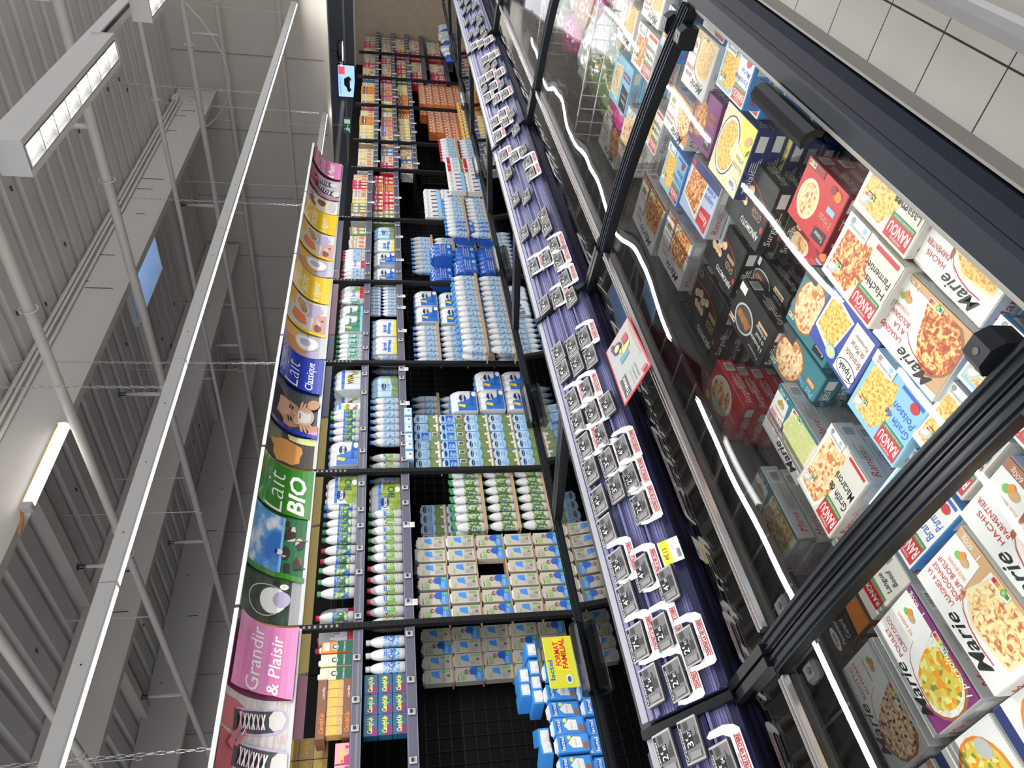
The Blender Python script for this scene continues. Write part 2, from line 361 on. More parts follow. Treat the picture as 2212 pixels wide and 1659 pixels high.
# chains
def chain(x, y, z0, z1, label, pitch=.05):
    b = MB(); n = int((z1-z0)/pitch)
    for i in range(n):
        z = z0+i*pitch; pts = []
        for k in range(9):
            a = 2*pi*k/8; u = .009*cos(a); w = (pitch*.62)*sin(a)+pitch/2
            pts.append((x+u, y, z+w) if i % 2 else (x, y+u, z+w))
        b.tube(pts, .0022, mat('zinc', (.5, .5, .5), .35, 1.), 4)
    b.obj('hanging_chain', label=label, cat='chain', group='support chains')
chain(3.72, 3.4, LZ+.07, 5.02, 'zinc chain holding the long light strip beside the blue banner')
chain(8.9, 3.4, LZ+.07, 5.02, 'zinc chain holding the long light strip beyond the skylight')
chain(1.7, 4.2, 2.49, 5.02, 'zinc chain holding the pink shoe banner')
chain(4.9, 4.2, 2.49, 5.02, 'zinc chain over the blue banner')
chain(7.7, 4.2, 2.49, 5.02, 'zinc chain over the far yellow banner')
chain(10.4, 4.2, 2.49, 5.02, 'zinc chain beyond the far pink banner')

# ------------------------------------------------------------ lamps
lampw = mat('lamp_housing', (.62, .61, .58), .35)
led = emis('led_white', (1, .99, .96), 9.)
ledlens = emis('led_lens', (.95, 1., .97), 2.2)
def trunk(x0, y, n, L, label, z=LZ):
    t = thing('strip_luminaire', label, 'light', (x0, y, z))
    for i in range(n):
        x = i*L
        b = MB(); b.prism([(-.04, 0), (-.04, .075), (.04, .075), (.04, 0), (.026, -.006), (-.026, -.006)], x+.002, x+L-.002, lampw, 'x')
        for k in range(3): b.box(x+.3+k*.5, -.0412, .03, x+.308+k*.5, -.04, .038, 'black')
        b.obj('housing', t)
        b = MB(); b.box(x+.012, -.02, -.0085, x+L-.012, .02, -.006, ledlens); b.box(x+.012, -.007, -.0105, x+L-.012, .009, -.0085, led); b.obj('diffuser', t)
    b = MB()
    for i in range(1, n): b.box(i*L-.012, -.028, -.0095, i*L+.012, .028, -.004, lampw)
    b.obj('end_cap', t)
    b = MB(); b.tube([(.5, 0, .07), (.5, 0, 4.984-z)], .003, steel, 4); b.tube([(n*L-.5, 0, .07), (n*L-.5, 0, 4.984-z)], .003, steel, 4); b.obj('suspension_wire', t)
trunk(-3, 3.4, 9, 1.74, 'long continuous white light strip hanging over the milk aisle')
trunk(9.5, 5.15, 2, 1.6, 'short distant light strip peeking out past the small pink banner', 2.56)
trunk(-2, 8.6, 8, 1.74, 'light strip over the next aisle hidden behind the banners')
for i, x in enumerate((-1.1, .83, 2.8, 4.77, 6.74, 8.71)):
    t = thing('box_luminaire', 'white box luminaire with exposed bright optics over the freezers, %s from the bulkhead end' % nth(5-i), 'light', (x, 1.38, LZ), group='box luminaires over the freezers')
    b = MB(); b.prism([(-.075, .0), (-.06, .11), (.06, .11), (.075, .0), (.05, .0), (.045, .05), (-.045, .05), (-.05, .0)], 0, 1.27, lampw, 'x'); b.box(-.004, -.074, 0, 0, .074, .11, lampw); b.box(1.27, -.074, 0, 1.274, .074, .11, lampw); b.obj('housing', t)
    b = MB(); b.box(.01, -.045, .02, 1.26, .045, .03, emis('optic_plate', (.9, .93, .92), .35))
    for k in range(8): b.box(.03+k*.155, -.011, .008, .03+k*.155+.125, .011, .02, led, .004)
    b.obj('optic', t)
    b = MB()
    for k in range(9): b.box(.02+k*.155, -.046, .004, .028+k*.155, .046, .02, lampw)
    for s_ in (-.046, .043): b.box(.01, s_, 0, 1.26, s_+.003, .03, mat('reflector', (.8, .8, .8), .12, .9))
    b.obj('louvre', t)
b = MB(); b.box(-3, 1.345, LZ+.11, 12.8, 1.415, LZ+.17, lampw); b.box(-3, 1.355, LZ+.108, 12.8, 1.375, LZ+.11, 'black')
b.obj('lighting_track', label='white track with a dark slot that carries the box luminaires', cat='track')
t = thing('batten_lamp', 'bright batten tube clipped to the roof beam beside the orange cable', 'light', (3.95, 4.85, 4.33))
b = MB(); b.tube([(0, 0, 0), (.85, 0, 0)], .045, emis('tube_glow', (1, 1, .98), 7.), 10); b.obj('tube', t, True)
b = MB(); b.box(-.06, -.04, -.04, 0, .05, .05, lampw, .01); b.box(.85, -.04, -.04, .95, .05, .05, lampw, .01); b.obj('end_cap', t)
b = MB(); b.tube([(-.25, .05, .0), (-.12, .04, .02), (0, .04, .07), (.9, .04, .075)], .012, mat('orange_cable', (.65, .28, .06), .5), 6)
b.obj('cable', label='orange cable running along the bright batten tube', cat='cable', parent=None).location = (3.95, 4.85, 4.33)
# round lamp, screen and exit sign at the far wall
t = thing('ring_lamp', 'round black lamp with white rim hanging over the last shelves', 'light', (14.0, 4.48, 2.38))
b = MB(); b.lathe([(.01, .03), (.16, .03), (.19, 0), (.19, -.05), (.17, -.06)], 'black', 20); b.obj('shade', t, True)
b = MB(); b.lathe([(.17, -.063), (.165, -.066), (.01, -.066)], emis('ring_glow', (1, 1, 1), 2.), 20); b.obj('diffuser', t)
b = MB(); b.tube([(0, 0, .03), (0, 0, .57)], .01, 'black', 6); b.obj('stem', t)
t = thing('advertising_screen', 'hanging blue advertising screen that shows a dark car', 'screen', (16, 5.4, 2.19))
b = MB(); b.box(0, -.02, -.02, .05, .68, .36, 'black', .005); b.obj('casing', t)
b = MB()
scr = emis('screen_blue', (.30, .52, .95), 1.2)
def mt(u, v, o): return (-.001-o, u, v)
art(b, [('r', 0, 0, .66, .34, scr), ('r', .47, .20, .64, .33, emis('screen_red', (.7, .02, .08), 1.)), ('t', 'AUTO', .62, .24, .05, emis('screen_white', (1, 1, 1), 1.2), {'r': 0}),
        ('p', [(.10, .10), (.12, .15), (.2, .17), (.25, .22), (.38, .22), (.42, .16), (.44, .10)], 'black'), ('e', .16, .10, .03, .03, 'dgrey'), ('e', .38, .10, .03, .03, 'dgrey')], lambda u, v, o: (-.001-o, .66-u, v), .001)
art(b, [('t', 'GARAGE MAROLLES', .05, .285, .03, 'navy', {'w': .38}), ('t', 'nos offres du mois', .30, .05, .016, 'navy', {}), ('t', 'occasions et neuf', .30, .08, .016, 'navy', {})], lambda u, v, o: (-.01-o, .66-u, v), .0005)
b.obj('display', t)
b = MB(); b.tube([(.03, .1, .36), (.03, .1, .8)], .008, 'grey', 5); b.tube([(.03, .56, .36), (.03, .56, .8)], .008, 'grey', 5); b.obj('hanger', t)
t = thing('exit_sign', 'small green running figure exit sign above the shelves', 'sign', (13, 5.3, 2.16))
b = MB(); b.box(0, 0, 0, .03, .30, .14, mat('exit_green', (.01, .12, .06), .5), .004)
art(b, [('p', [(.03, .02), (.06, .05), (.07, .09), (.11, .09), (.13, .06), (.10, .05), (.12, .02), (.09, .03)], 'white'), ('e', .09, .112, .012, .012, 'white'), ('r', .19, .02, .27, .12, 'white'), ('p', [(.135, .06), (.165, .08), (.165, .04)], 'white')], lambda u, v, o: (-.001-o, .30-u, v), .0004)
b.obj('sign_panel', t)
b = MB(); b.tube([(.015, .15, .14), (.015, .15, .8)], .006, 'grey', 5); b.obj('hanger', t)
b = MB(); b.tube([(9.5, 6.2, 2.45), (17, 6.2, 2.45)], .05, steel, 10); b.obj('air_pipe', smooth=True, label='thick white horizontal pipe under the bulkhead behind the far shelves', cat='pipe')
# ------------------------------------------------------------ the double island freezer
blk = mat('freezer_black', (.008, .009, .011), .30, spec=.15, vary=.15, vscale=30)
rail_m = mat('freezer_rail', (.010, .014, .021), .42, spec=.14)
rail_d = mat('freezer_rail_dark', (.004, .007, .014), .5, spec=.12)
liner = mat('freezer_liner', (.035, .034, .033), .4)
chrome = mat('chrome_edge', (.55, .53, .52), .18, .9)
lidg = glass('lid_glass', (.96, .97, .965), .028, .012, wave=.008, wscale=1.7, stretch=(1, 1, 0))
fixg = glass('fixed_glass', (.45, .46, .46), .09, .01, power=4, wave=.001, wscale=1.5)
frontg = glass('front_glass', (.5, .5, .5), .45, .015, power=2.0)
PX = [-.75+1.25*i for i in range(0, 9)]          # door seams; the one in view sits at x = .5
X0, X1 = -2.0, 9.25
fz = thing('island_freezer', 'long black double island freezer with glass lids full of ready meals', 'freezer', (0, 0, 0))
def fobj(b, n, smooth=False, parent=None, **k): return b.obj(n, parent or fz, smooth, **k)
def Y2(y): return 2.69-y                         # mirror for the far half
b = MB()
b.prism([(.300, .845), (.305, .895), (.318, .903), (.342, .905), (.350, .88), (.345, .845)], X0, X1, rail_d)
b.prism([(.342, .906), (.352, .908), (.386, .902), (.392, .888), (.392, .86), (.345, .86)], X0, X1, rail_m)
b.prism([(.392, .860), (.392, .892), (.400, .890), (.404, .860)], X0, X1, mat('seal_grey', (.25, .24, .22), .35, .3))
b.box(X0, .2975, .850, X1, .3015, .892, mat('seal_taupe', (.13, .12, .108), .5))
fobj(b, 'front_rail')
b = MB()
b.prism([(Y2(q[0]), q[1]) for q in reversed([(.300, .80), (.300, .87), (.325, .90), (.39, .90), (.40, .86), (.40, .80)])], X0, X1, blk)
for k, (y, z) in enumerate(((2.345, .903), (2.32, .905))): b.box(X0, y, z-.003, X1, y+.006, z+.004, rail_m)
b.box(X0, 2.33, .1, X1, 2.38, .80, mat('freezer_side', (.30, .30, .31), .4))
fobj(b, 'rear_rail')
b = MB(); b.box(X0, .322, .30, X1, .334, .846, frontg); fobj(b, 'front_window')
b = MB(); b.box(X0, .345, .10, X1, .37, .30, mat('plinth_cream', (.5, .48, .43), .3)); b.box(X0, .30, .235, X1, .345, .295, 'lgrey'); b.box(X0, .36, 0, X1, .40, .10, 'black')
for x in [-.6+1.25*i for i in range(8)]: b.box(x, .285, .21, x+.06, .345, .32, 'dgrey', .008)
fobj(b, 'bumper')
b = MB()
b.box(X0, .36, .28, X1, 2.33, .30, liner); b.box(X0, 1.315, .30, X1, 1.375, .925, liner)
b.box(X0, .345, .30, X1, .36, .62, liner)
for i in range(11):
    x = X0+i*1.25-.0
    b.box(x-.01, .36, .30, x+.01, 1.315, .40, liner)
fobj(b, 'tub')
b = MB()   # louvred back panel inside the near tub
for k in range(9): b.box(X0, 1.30-.004, .40+k*.05, X1, 1.312, .403+k*.05, 'dgrey')
for i in range(int((X1-X0)/.16)): b.box(X0+i*.16, 1.295, .35, X0+i*.16+.004, 1.302, .86, 'dgrey')
b.box(X0, 1.10, .84, X1, 1.31, .855, mat('vent_grille', (.05, .05, .052), .45, .3))
for i in range(int((X1-X0)/.11)): b.box(X0+i*.11, 1.08, .856, X0+i*.11+.003, 1.30, .86, 'grey')
fobj(b, 'air_grille')
def lidz(t): return .893+.1317*t-.0621*t*t     # slightly crowned
# near lids
for i, x0 in enumerate(PX):
    x1 = x0+1.25; g = MB(); n = 14; top = []; 
    for k in range(n+1):
        t = k/n; top.append((.398+.652*t, lidz(t)))
    xa, xb = x0+.029, x1-.029
    vs = [(x, y, z) for y, z in top for x in (xa, xb)]+[(x, y, z-.005) for y, z in top for x in (xa, xb)]
    m_ = 2*(n+1)
    fs = [(2*k, 2*k+1, 2*k+3, 2*k+2) for k in range(n)]+[(m_+2*k, m_+2*k+2, m_+2*k+3, m_+2*k+1) for k in range(n)]
    g.add(vs, fs, lidg)
    lid = g.obj('glass_lid', fz, True)
    f = MB()
    for xa, xb in ((x0+.002, x0+.030), (x1-.030, x1-.002)):
        f = MB()
        pr = []
        for k in range(n+1):
            t = k/n; pr.append((.395+.66*t, lidz(t)+.010))
        f.prism(pr+[(q[0], q[1]-.022) for q in reversed(pr)], xa, xb, blk, 'x')
        for e in (.005, .019):   # ribs along the bar
            pr2 = [(q[0], q[1]+.004) for q in pr]
            f.prism(pr2+[(q[0], q[1]-.004) for q in reversed(pr2)], xa+e, xa+e+.004, rail_m, 'x')
        lo = f.obj('lid_frame', lid)
    f = MB(); f.box(x0+.04, 1.040, .962, x1-.04, 1.049, .976, chrome, .002); f.box(x0+.04, 1.052, .962, x1-.04, 1.059, .976, chrome, .002); f.obj('edge_trim', lid)
    if x0 > -1.4:
        for sx in (x0+.037, x1-.037-.032):
            f = MB()
            f.prism([(.425, .885), (.425, .915), (.437, .928), (.462, .928), (.475, .915), (.475, .885)], sx, sx+.032, blk, 'x')
            f.lathe([(.005, .9285), (.0049, .9287), (.001, .9287)], 'black', 8, sx+.016, .450)
            f.obj('corner_block', lid)
        for sx in (x0+.04, x1-.04-.032):
            f = MB(); f.box(sx, .985, .935, sx+.032, 1.022, .952, 'dgrey', .006); f.lathe([(.006, .953), (.0055, .9535), (.001, .9535)], 'black', 8, sx+.016, 1.0)
            f.obj('end_stop', lid)
        f = MB(); hx = x0+.535; pr = [(.395, .905), (.392, .922), (.400, .936), (.414, .940), (.426, .934), (.422, .928), (.412, .931), (.404, .924), (.404, .905)]
        f.prism(pr, hx, hx+.21, mat('handle_black', (.006, .006, .007), .25, spec=.25), 'x'); f.obj('handle', lid)
# fixed dark glass between lids and price rails
b = MB()
for x0 in PX:
    vs = [(x0+.004, 1.062, .971), (x0+1.246, 1.062, .971), (x0+1.246, 1.20, .980), (x0+.004, 1.20, .980)]
    b.add(vs+[(x, y, z-.005) for x, y, z in vs], [(0, 1, 2, 3), (7, 6, 5, 4)], fixg)
fobj(b, 'fixed_glass')
b = MB()
b.box(X0, 1.075, .925, X1, 1.30, .93, mat('shroud', (.016, .016, .017), .5)); 
for x in PX: b.prism([(1.055, .968), (1.055, .985), (1.20, .992), (1.20, .972)], x-.02, x-.003, blk, 'x'); b.prism([(1.055, .968), (1.055, .985), (1.20, .992), (1.20, .972)], x+.003, x+.02, blk, 'x')
fobj(b, 'glass_divider')
# far half of the island: lids, bars and clear grips
farg = glass('far_glass', (.55, .56, .56), .10, .012, power=4, wave=.0012)
for i, x0 in enumerate(PX):
    g = MB(); vs = [(x0+.035, 1.64, .968), (x0+1.215, 1.64, .968), (x0+1.215, 2.29, .898), (x0+.035, 2.29, .898)]
    g.add(vs+[(x, y, z-.005) for x, y, z in vs], [(3, 2, 1, 0), (4, 5, 6, 7)], farg); lid = g.obj('rear_glass_lid', fz)
    f = MB()
    for xa in (x0+.002, x0+1.213): f.prism([(1.64, .96), (1.64, .985), (2.30, .912), (2.30, .885)], xa, xa+.035, blk, 'x')
    f.box(x0, 1.62, .955, x0+1.25, 1.64, .98, blk); f.obj('lid_frame', lid)
    if x0 > 0 and x0 < 7:
        f = MB(); hx = x0+.50+.0
        f.prism([(2.262, .905), (2.25, .93), (2.262, .945), (2.285, .95), (2.31, .945), (2.322, .93), (2.31, .905), (2.305, .925), (2.285, .932), (2.267, .925)], hx, hx+.24, glass('clear_grip', (.40, .41, .43), .04, .10, power=4), 'x')
        f.obj('clear_handle', lid)
b = MB(); b.prism([(1.40, 1.07), (1.62, .985), (1.62, .965), (1.40, 1.04)], X0, X1, mat('rear_shroud', (.02, .02, .022), .25)); fobj(b, 'rear_shroud')
# ------------------------------------------------------------ price rails on the island's ridge
railb = mat('price_rail_blue', (.115, .115, .27), .25, coat=.6)
raild = mat('price_rail_navy', (.035, .035, .10), .3, coat=.5)
railh = mat('price_rail_clear', (.17, .17, .29), .25, coat=.3)
ev = Vector((0, .14, .12)).normalized(); nv = Vector((0, -ev.z, ev.y))
def RP(x, s, n=0.): return Vector((x, 1.19, .995))+ev*s+nv*n
def rail_box(b, x0, x1, s0, s1, n0, n1, m):
    q = [RP(0, s0, n0), RP(0, s1, n0), RP(0, s1, n1), RP(0, s0, n1)]
    b.prism([(v.y, v.z) for v in q], x0, x1, m, 'x')
RX = [(-.78, .485)]+[(.515+1.25*i, 1.745+1.25*i) for i in range(7)]
for i, (x0, x1) in enumerate(RX):
    t = thing('price_rail', 'three-row blue plastic price rail on freezer ridge, %s section from the near end' % nth(i), 'rail', group='price rails on the freezer ridge')
    b = MB(); rail_box(b, x0, x1, .0, .168, -.02, -.008, raild)
    b.prism([(1.204, .932), (1.204, .985), (1.335, 1.10), (1.398, 1.10), (1.398, .932)], x0, x1, mat('ridge_black', (.014, .014, .016), .4), 'x'); b.obj('back_plate', t)
    for r, s0 in enumerate((.012, .060, .106)):
        b = MB(); rail_box(b, x0, x1, s0, s0+.044, -.008, -.002, railb)
        rail_box(b, x0, x1, s0, s0+.006, -.002, .004, raild); rail_box(b, x0, x1, s0+.038, s0+.044, -.002, .006, railb)
        for s_ in (.010, .016, .022, .030): rail_box(b, x0, x1, s0+s_, s0+s_+.0012, -.002, -.0005, railh)
        for k in range(int((x1-x0)/.012)): rail_box(b, x0+k*.012, x0+k*.012+.003, s0+.040, s0+.0425, .006, .0065, railh)
        b.obj('rail_strip', t)
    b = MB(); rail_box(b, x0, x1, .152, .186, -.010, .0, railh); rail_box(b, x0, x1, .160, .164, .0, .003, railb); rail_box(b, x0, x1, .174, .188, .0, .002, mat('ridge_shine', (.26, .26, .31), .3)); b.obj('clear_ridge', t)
    b = MB(); rail_box(b, x1, x1+.016, -.006, .19, -.10, .012, blk); rail_box(b, x0-.014, x0, -.006, .19, -.10, -.02, blk); b.obj('end_plate', t)
# electronic price tags and white promotion cards
tagf = mat('tag_frame', (.27, .27, .265), .45); tagd = mat('tag_edge', (.02, .02, .022), .5); eink = mat('eink', (.13, .127, .13), .6, spec=.2); einkd = mat('eink_dark', (.008, .008, .01), .6, spec=.2)
b = MB(); b.box(-.0375, -.0225, 0, .0375, .0225, .010, tagd, .003); b.box(-.0368, -.0218, .0098, .0368, .0218, .0118, tagf, .002)
TAG = b.mesh('price_tag')
SCR = {}
def screen_mesh(p_):
    if p_ in SCR: return SCR[p_]
    b = MB(); f = lambda u, v, o: (u*1.10-.0335, v*1.12-.0196, .0119+o)
    L = [('r', 0, 0, .060, .035, eink), ('r', 0, .0295, .060, .035, einkd), ('r', .018, .012, .043, .0295, einkd)]
    w = 'white'
    L += [('t', p_[0], .0195, .0145, .0125, w, {'w': .0085}), ('t', '€', .030, .022, .005, w), ('t', p_[2:], .0345, .0145, .006, w, {}), ('t', 'PLAT CUISINE SURGELE', .002, .0307, .0028, w, {'w': .05})]
    for k in range(5): L.append(('r', .020, .0018+k*.002, .020+random.uniform(.012, .03), .0026+k*.002, einkd))
    for k in range(14): L.append(('r', .046+k*.0009, .016, .0464+k*.0009, .026, einkd))
    L += [('r', .002, .003, .012, .024, mat('eink_light', (.17, .165, .17), .6))]
    art(b, L, f, .00006); SCR[p_] = b.mesh('screen'); return SCR[p_]
b = MB()   # swooping white promotion card clipped over a tag
cardw = mat('promo_card_white', (.60, .60, .59), .45)
pts = [(-.052, -.034), (-.047, -.040), (.044, -.040), (.052, -.032), (.056, -.014), (.052, .012), (.044, .020), (.040, .016), (.041, -.008), (.034, -.020), (-.036, -.020), (-.044, -.008), (-.044, .012), (-.050, .014), (-.054, .0)]
b.prism([(x, y) for x, y in pts], .0125, .0137, cardw, 'z')
redm = mat('promo_red', (.38, .004, .015), .5)
art(b, [('r', -.036, -.0370, .036, -.0355, redm), ('t', 'CONTRE LA VIE CHERE', 0, -.034, .0058, redm, {'w': .070, 'a': 'c', 'b': .045}), ('r', -.036, -.0272, .036, -.0258, redm),
        ('t', 'C\'est moins cher', -.01, -.0245, .0036, redm, {'a': 'c', 's': .3}), ('t', 'Les Meilleurs Prix', -.010, -.0205, .002, 'black', {})], lambda u, v, o: (u, v, .0138+o), .0001)
CARD = b.mesh('promo_card')
rotm = Matrix((Vector((1, 0, 0)), ev, nv)).transposed()
TAGS = [(0.928, 0.141, '4.71', 0), (0.832, 0.137, '3.23', 1), (0.75, 0.139, '4.42', 0), (0.656, 0.142, '7.96', 1), (0.567, 0.138, '4.24', 0), (0.788, 0.088, '4.45', 1), (0.65, 0.087, '2.45', 1), (0.557, 0.086, '2.81', 1),
 (0.736, 0.042, '4.29', 0), (0.602, 0.043, '2.97', 1), (0.447, 0.146, '2.85', 0), (0.451, 0.092, '3.67', 0), (0.392, 0.046, '3.04', 1),
 (1.552, .138, '4.23', 0), (1.473, .139, '4.33', 0), (1.349, .137, '4.85', 1), (1.268, .139, '4.30', 0), (1.184, .138, '4.43', 1), (1.104, .14, '4.29', 0), (1.012, .14, '4.17', 0), (1.542, .091, '4.35', 0), (1.465, .093, '4.22', 0), (1.353, .091, '3.75', 1), (1.268, .092, '6.23', 1),
 (1.180, .089, '5.99', 0), (1.098, .090, '3.68', 1), (1.018, .09, '3.85', 0), (1.537, .048, '2.49', 1), (1.455, .046, '3.62', 0), (1.262, .044, '4.10', 0), (1.105, .044, '4.72', 1), (1.016, .047, '2.17', 1), (.933, .046, '2.89', 1),
 (2.475, .139, '6.10', 0), (2.227, .141, '5.30', 0), (2.006, .141, '6.40', 1), (1.79, .14, '6.25', 0), (2.436, .092, '5.15', 0), (2.207, .092, '6.80', 0), (1.994, .091, '6.55', 1), (1.778, .092, '7.20', 1), (2.235, .05, '8.25', 0), (2.155, .05, '3.95', 0), (2.026, .048, '5.60', 1), (1.940, .048, '7.10', 1), (1.832, .048, '4.15', 1), (1.795-.06, .047, '6.95', 0)]
FT = [(5.128, .132, 0), (4.935, .128, 0), (4.719, .135, 0), (4.463, .136, 0), (4.247, .134, 1), (3.938, .09, 1), (3.825, .091, 0), (3.724, .137, 1), (3.617, .138, 0), (3.489, .138, 1), (3.192, .136, 1), (3.048, .141, 1), (2.85, .138, 1), (2.695, .138, 0), (5.055, .087, 0), (4.905, .092, 0), (4.644, .087, 0), (4.416, .087, 0), (4.195, .087, 1), (3.704, .09, 1), (3.55, .091, 1), (3.396, .094, 1), (3.2, .09, 1), (3.11, .087, 1), (4.849, .047, 0), (4.613, .045, 0), (4.52, .047, 0),
 (4.36, .046, 0), (4.26, .046, 0), (4.135, .046, 1), (3.892, .046, 1), (3.783, .046, 0), (3.63, .046, 1), (3.50, .045, 0), (3.362, .045, 1), (3.135, .045, 0), (2.97, .045, 0), (2.762, .046, 0), (2.645, .043, 1), (2.55, .044, 1), (2.768, .094, 1)]
TAGS += [(x, s, random.choice(('3.45', '4.20', '5.35', '2.90')), c) for x, s, c in FT]
TAGS += [(x, s, random.choice(('3.45', '4.20', '5.35')), 0) for x in (5.35, 5.6, 5.95, 6.3, 6.7, 7.1) for s in (.139, .091, .046)]
rown = {0: 'lower', 1: 'middle', 2: 'upper'}
cnt = {}
for x, s, p_, card in sorted(TAGS):
    r = 2 if s > .115 else (1 if s > .07 else 0); sec = max(0, int((x-.5)//1.25+1)) if x > .5 else 0
    k = cnt[(sec, r)] = cnt.get((sec, r), -1)+1
    where = '%s tag of %s row, %s rail section' % (nth(k), rown[r], nth(sec))
    n0 = .004 if r < 2 else .006
    t = link('price_tag', TAG, None, RP(x, s, n0), label='electronic price tag, %s%s' % (where, '' if x > 2.5 else ', reading '+p_[0]), cat='price tag', group='electronic price tags on the freezer ridge')
    tilt = Matrix.Rotation(radians(random.uniform(-2, 2)), 3, 'Z') @ Matrix.Rotation(radians(-9), 3, 'X')
    t.rotation_euler = (rotm @ tilt).to_euler()
    link('screen', screen_mesh(p_), t)
    if card:
        c = link('promotion_card', CARD, None, RP(x+.004, s-.002, n0+.001), label='white promotion card behind the %s' % where, cat='card', group='white promotion cards on the freezer ridge')
        c.rotation_euler = (rotm @ Matrix.Rotation(radians(12), 3, 'X')).to_euler()
# paper price label hanging from the near rail
b = MB(); b.box(-.028, -.045, 0, .028, .0, .0006, 'white')
art(b, [('r', -.028, -.022, .028, -.002, mat('label_yellow', (.85, .60, .03), .5)), ('t', '4€13', -.018, -.016, .010, 'black', {}), ('t', 'le kilo', .0, -.030, .004, 'grey', {})]+[('r', -.02+k*.002, -.042, -.019+k*.002, -.034, 'black') for k in range(10)], lambda u, v, o: (u, v, .0006+o), .0001)
o = b.obj('paper_price_label', label='white and yellow paper price label reading 4€13 stuck on the price rail', cat='label'); o.location = RP(.80, .035, .018); o.rotation_euler = (rotm @ Matrix.Rotation(radians(14), 3, 'X')).to_euler()
# flat red-framed recipe sign lying against the glass
t = thing('recipe_sign', 'grey sign with red border showing three frozen dishes beside the freezer price rail', 'sign', (1.255, 1.055, 1.02))
w, h = .30, .115
b = MB(); b.box(-w/2, -h/2, 0, w/2, h/2, .003, 'red', .003); b.obj('board', t)
b = MB(); art(b, [('r', -w/2+.005, -h/2+.005, w/2-.005, h/2-.005, mat('sign_grey', (.27, .275, .28), .4)), ('r', -.14, .02, -.05, .045, 'black'), ('t', 'Traiteur', -.135, .026, .012, 'white', {'w': .08}), 
    ('t', 'Vous aimez nos plats', -.13, .003, .006, 'grey', {}), ('t', 'cuisines, goutez nos', -.13, -.008, .006, 'black', {}), ('t', 'specialites surgelees', -.13, -.019, .006, 'black', {}),
    ('r', .0, -.015, .03, .02, 'teal'), ('e', .04, -.012, .014, .017, 'gratin'), ('r', .045, .004, .075, .012, 'yellow'), ('r', .06, -.03, .10, -.008, 'dred'), ('e', .085, .015, .025, .018, 'black'), ('e', .085, .015, .015, .010, 'gyoza_food'), ('e', .108, .028, .02, .008, 'black'),
    ('t', 'DANS NOS SURGELES', -.06, -.047, .009, mat('sign_gold', (.5, .38, .12), .5), {'w': .18}), ('r', -.142, -.048, -.125, -.03, 'red')], lambda u, v, o: (u, v, .0032+o), .0002)
b.obj('print', t)
t.rotation_euler = (radians(22), radians(8), radians(16))
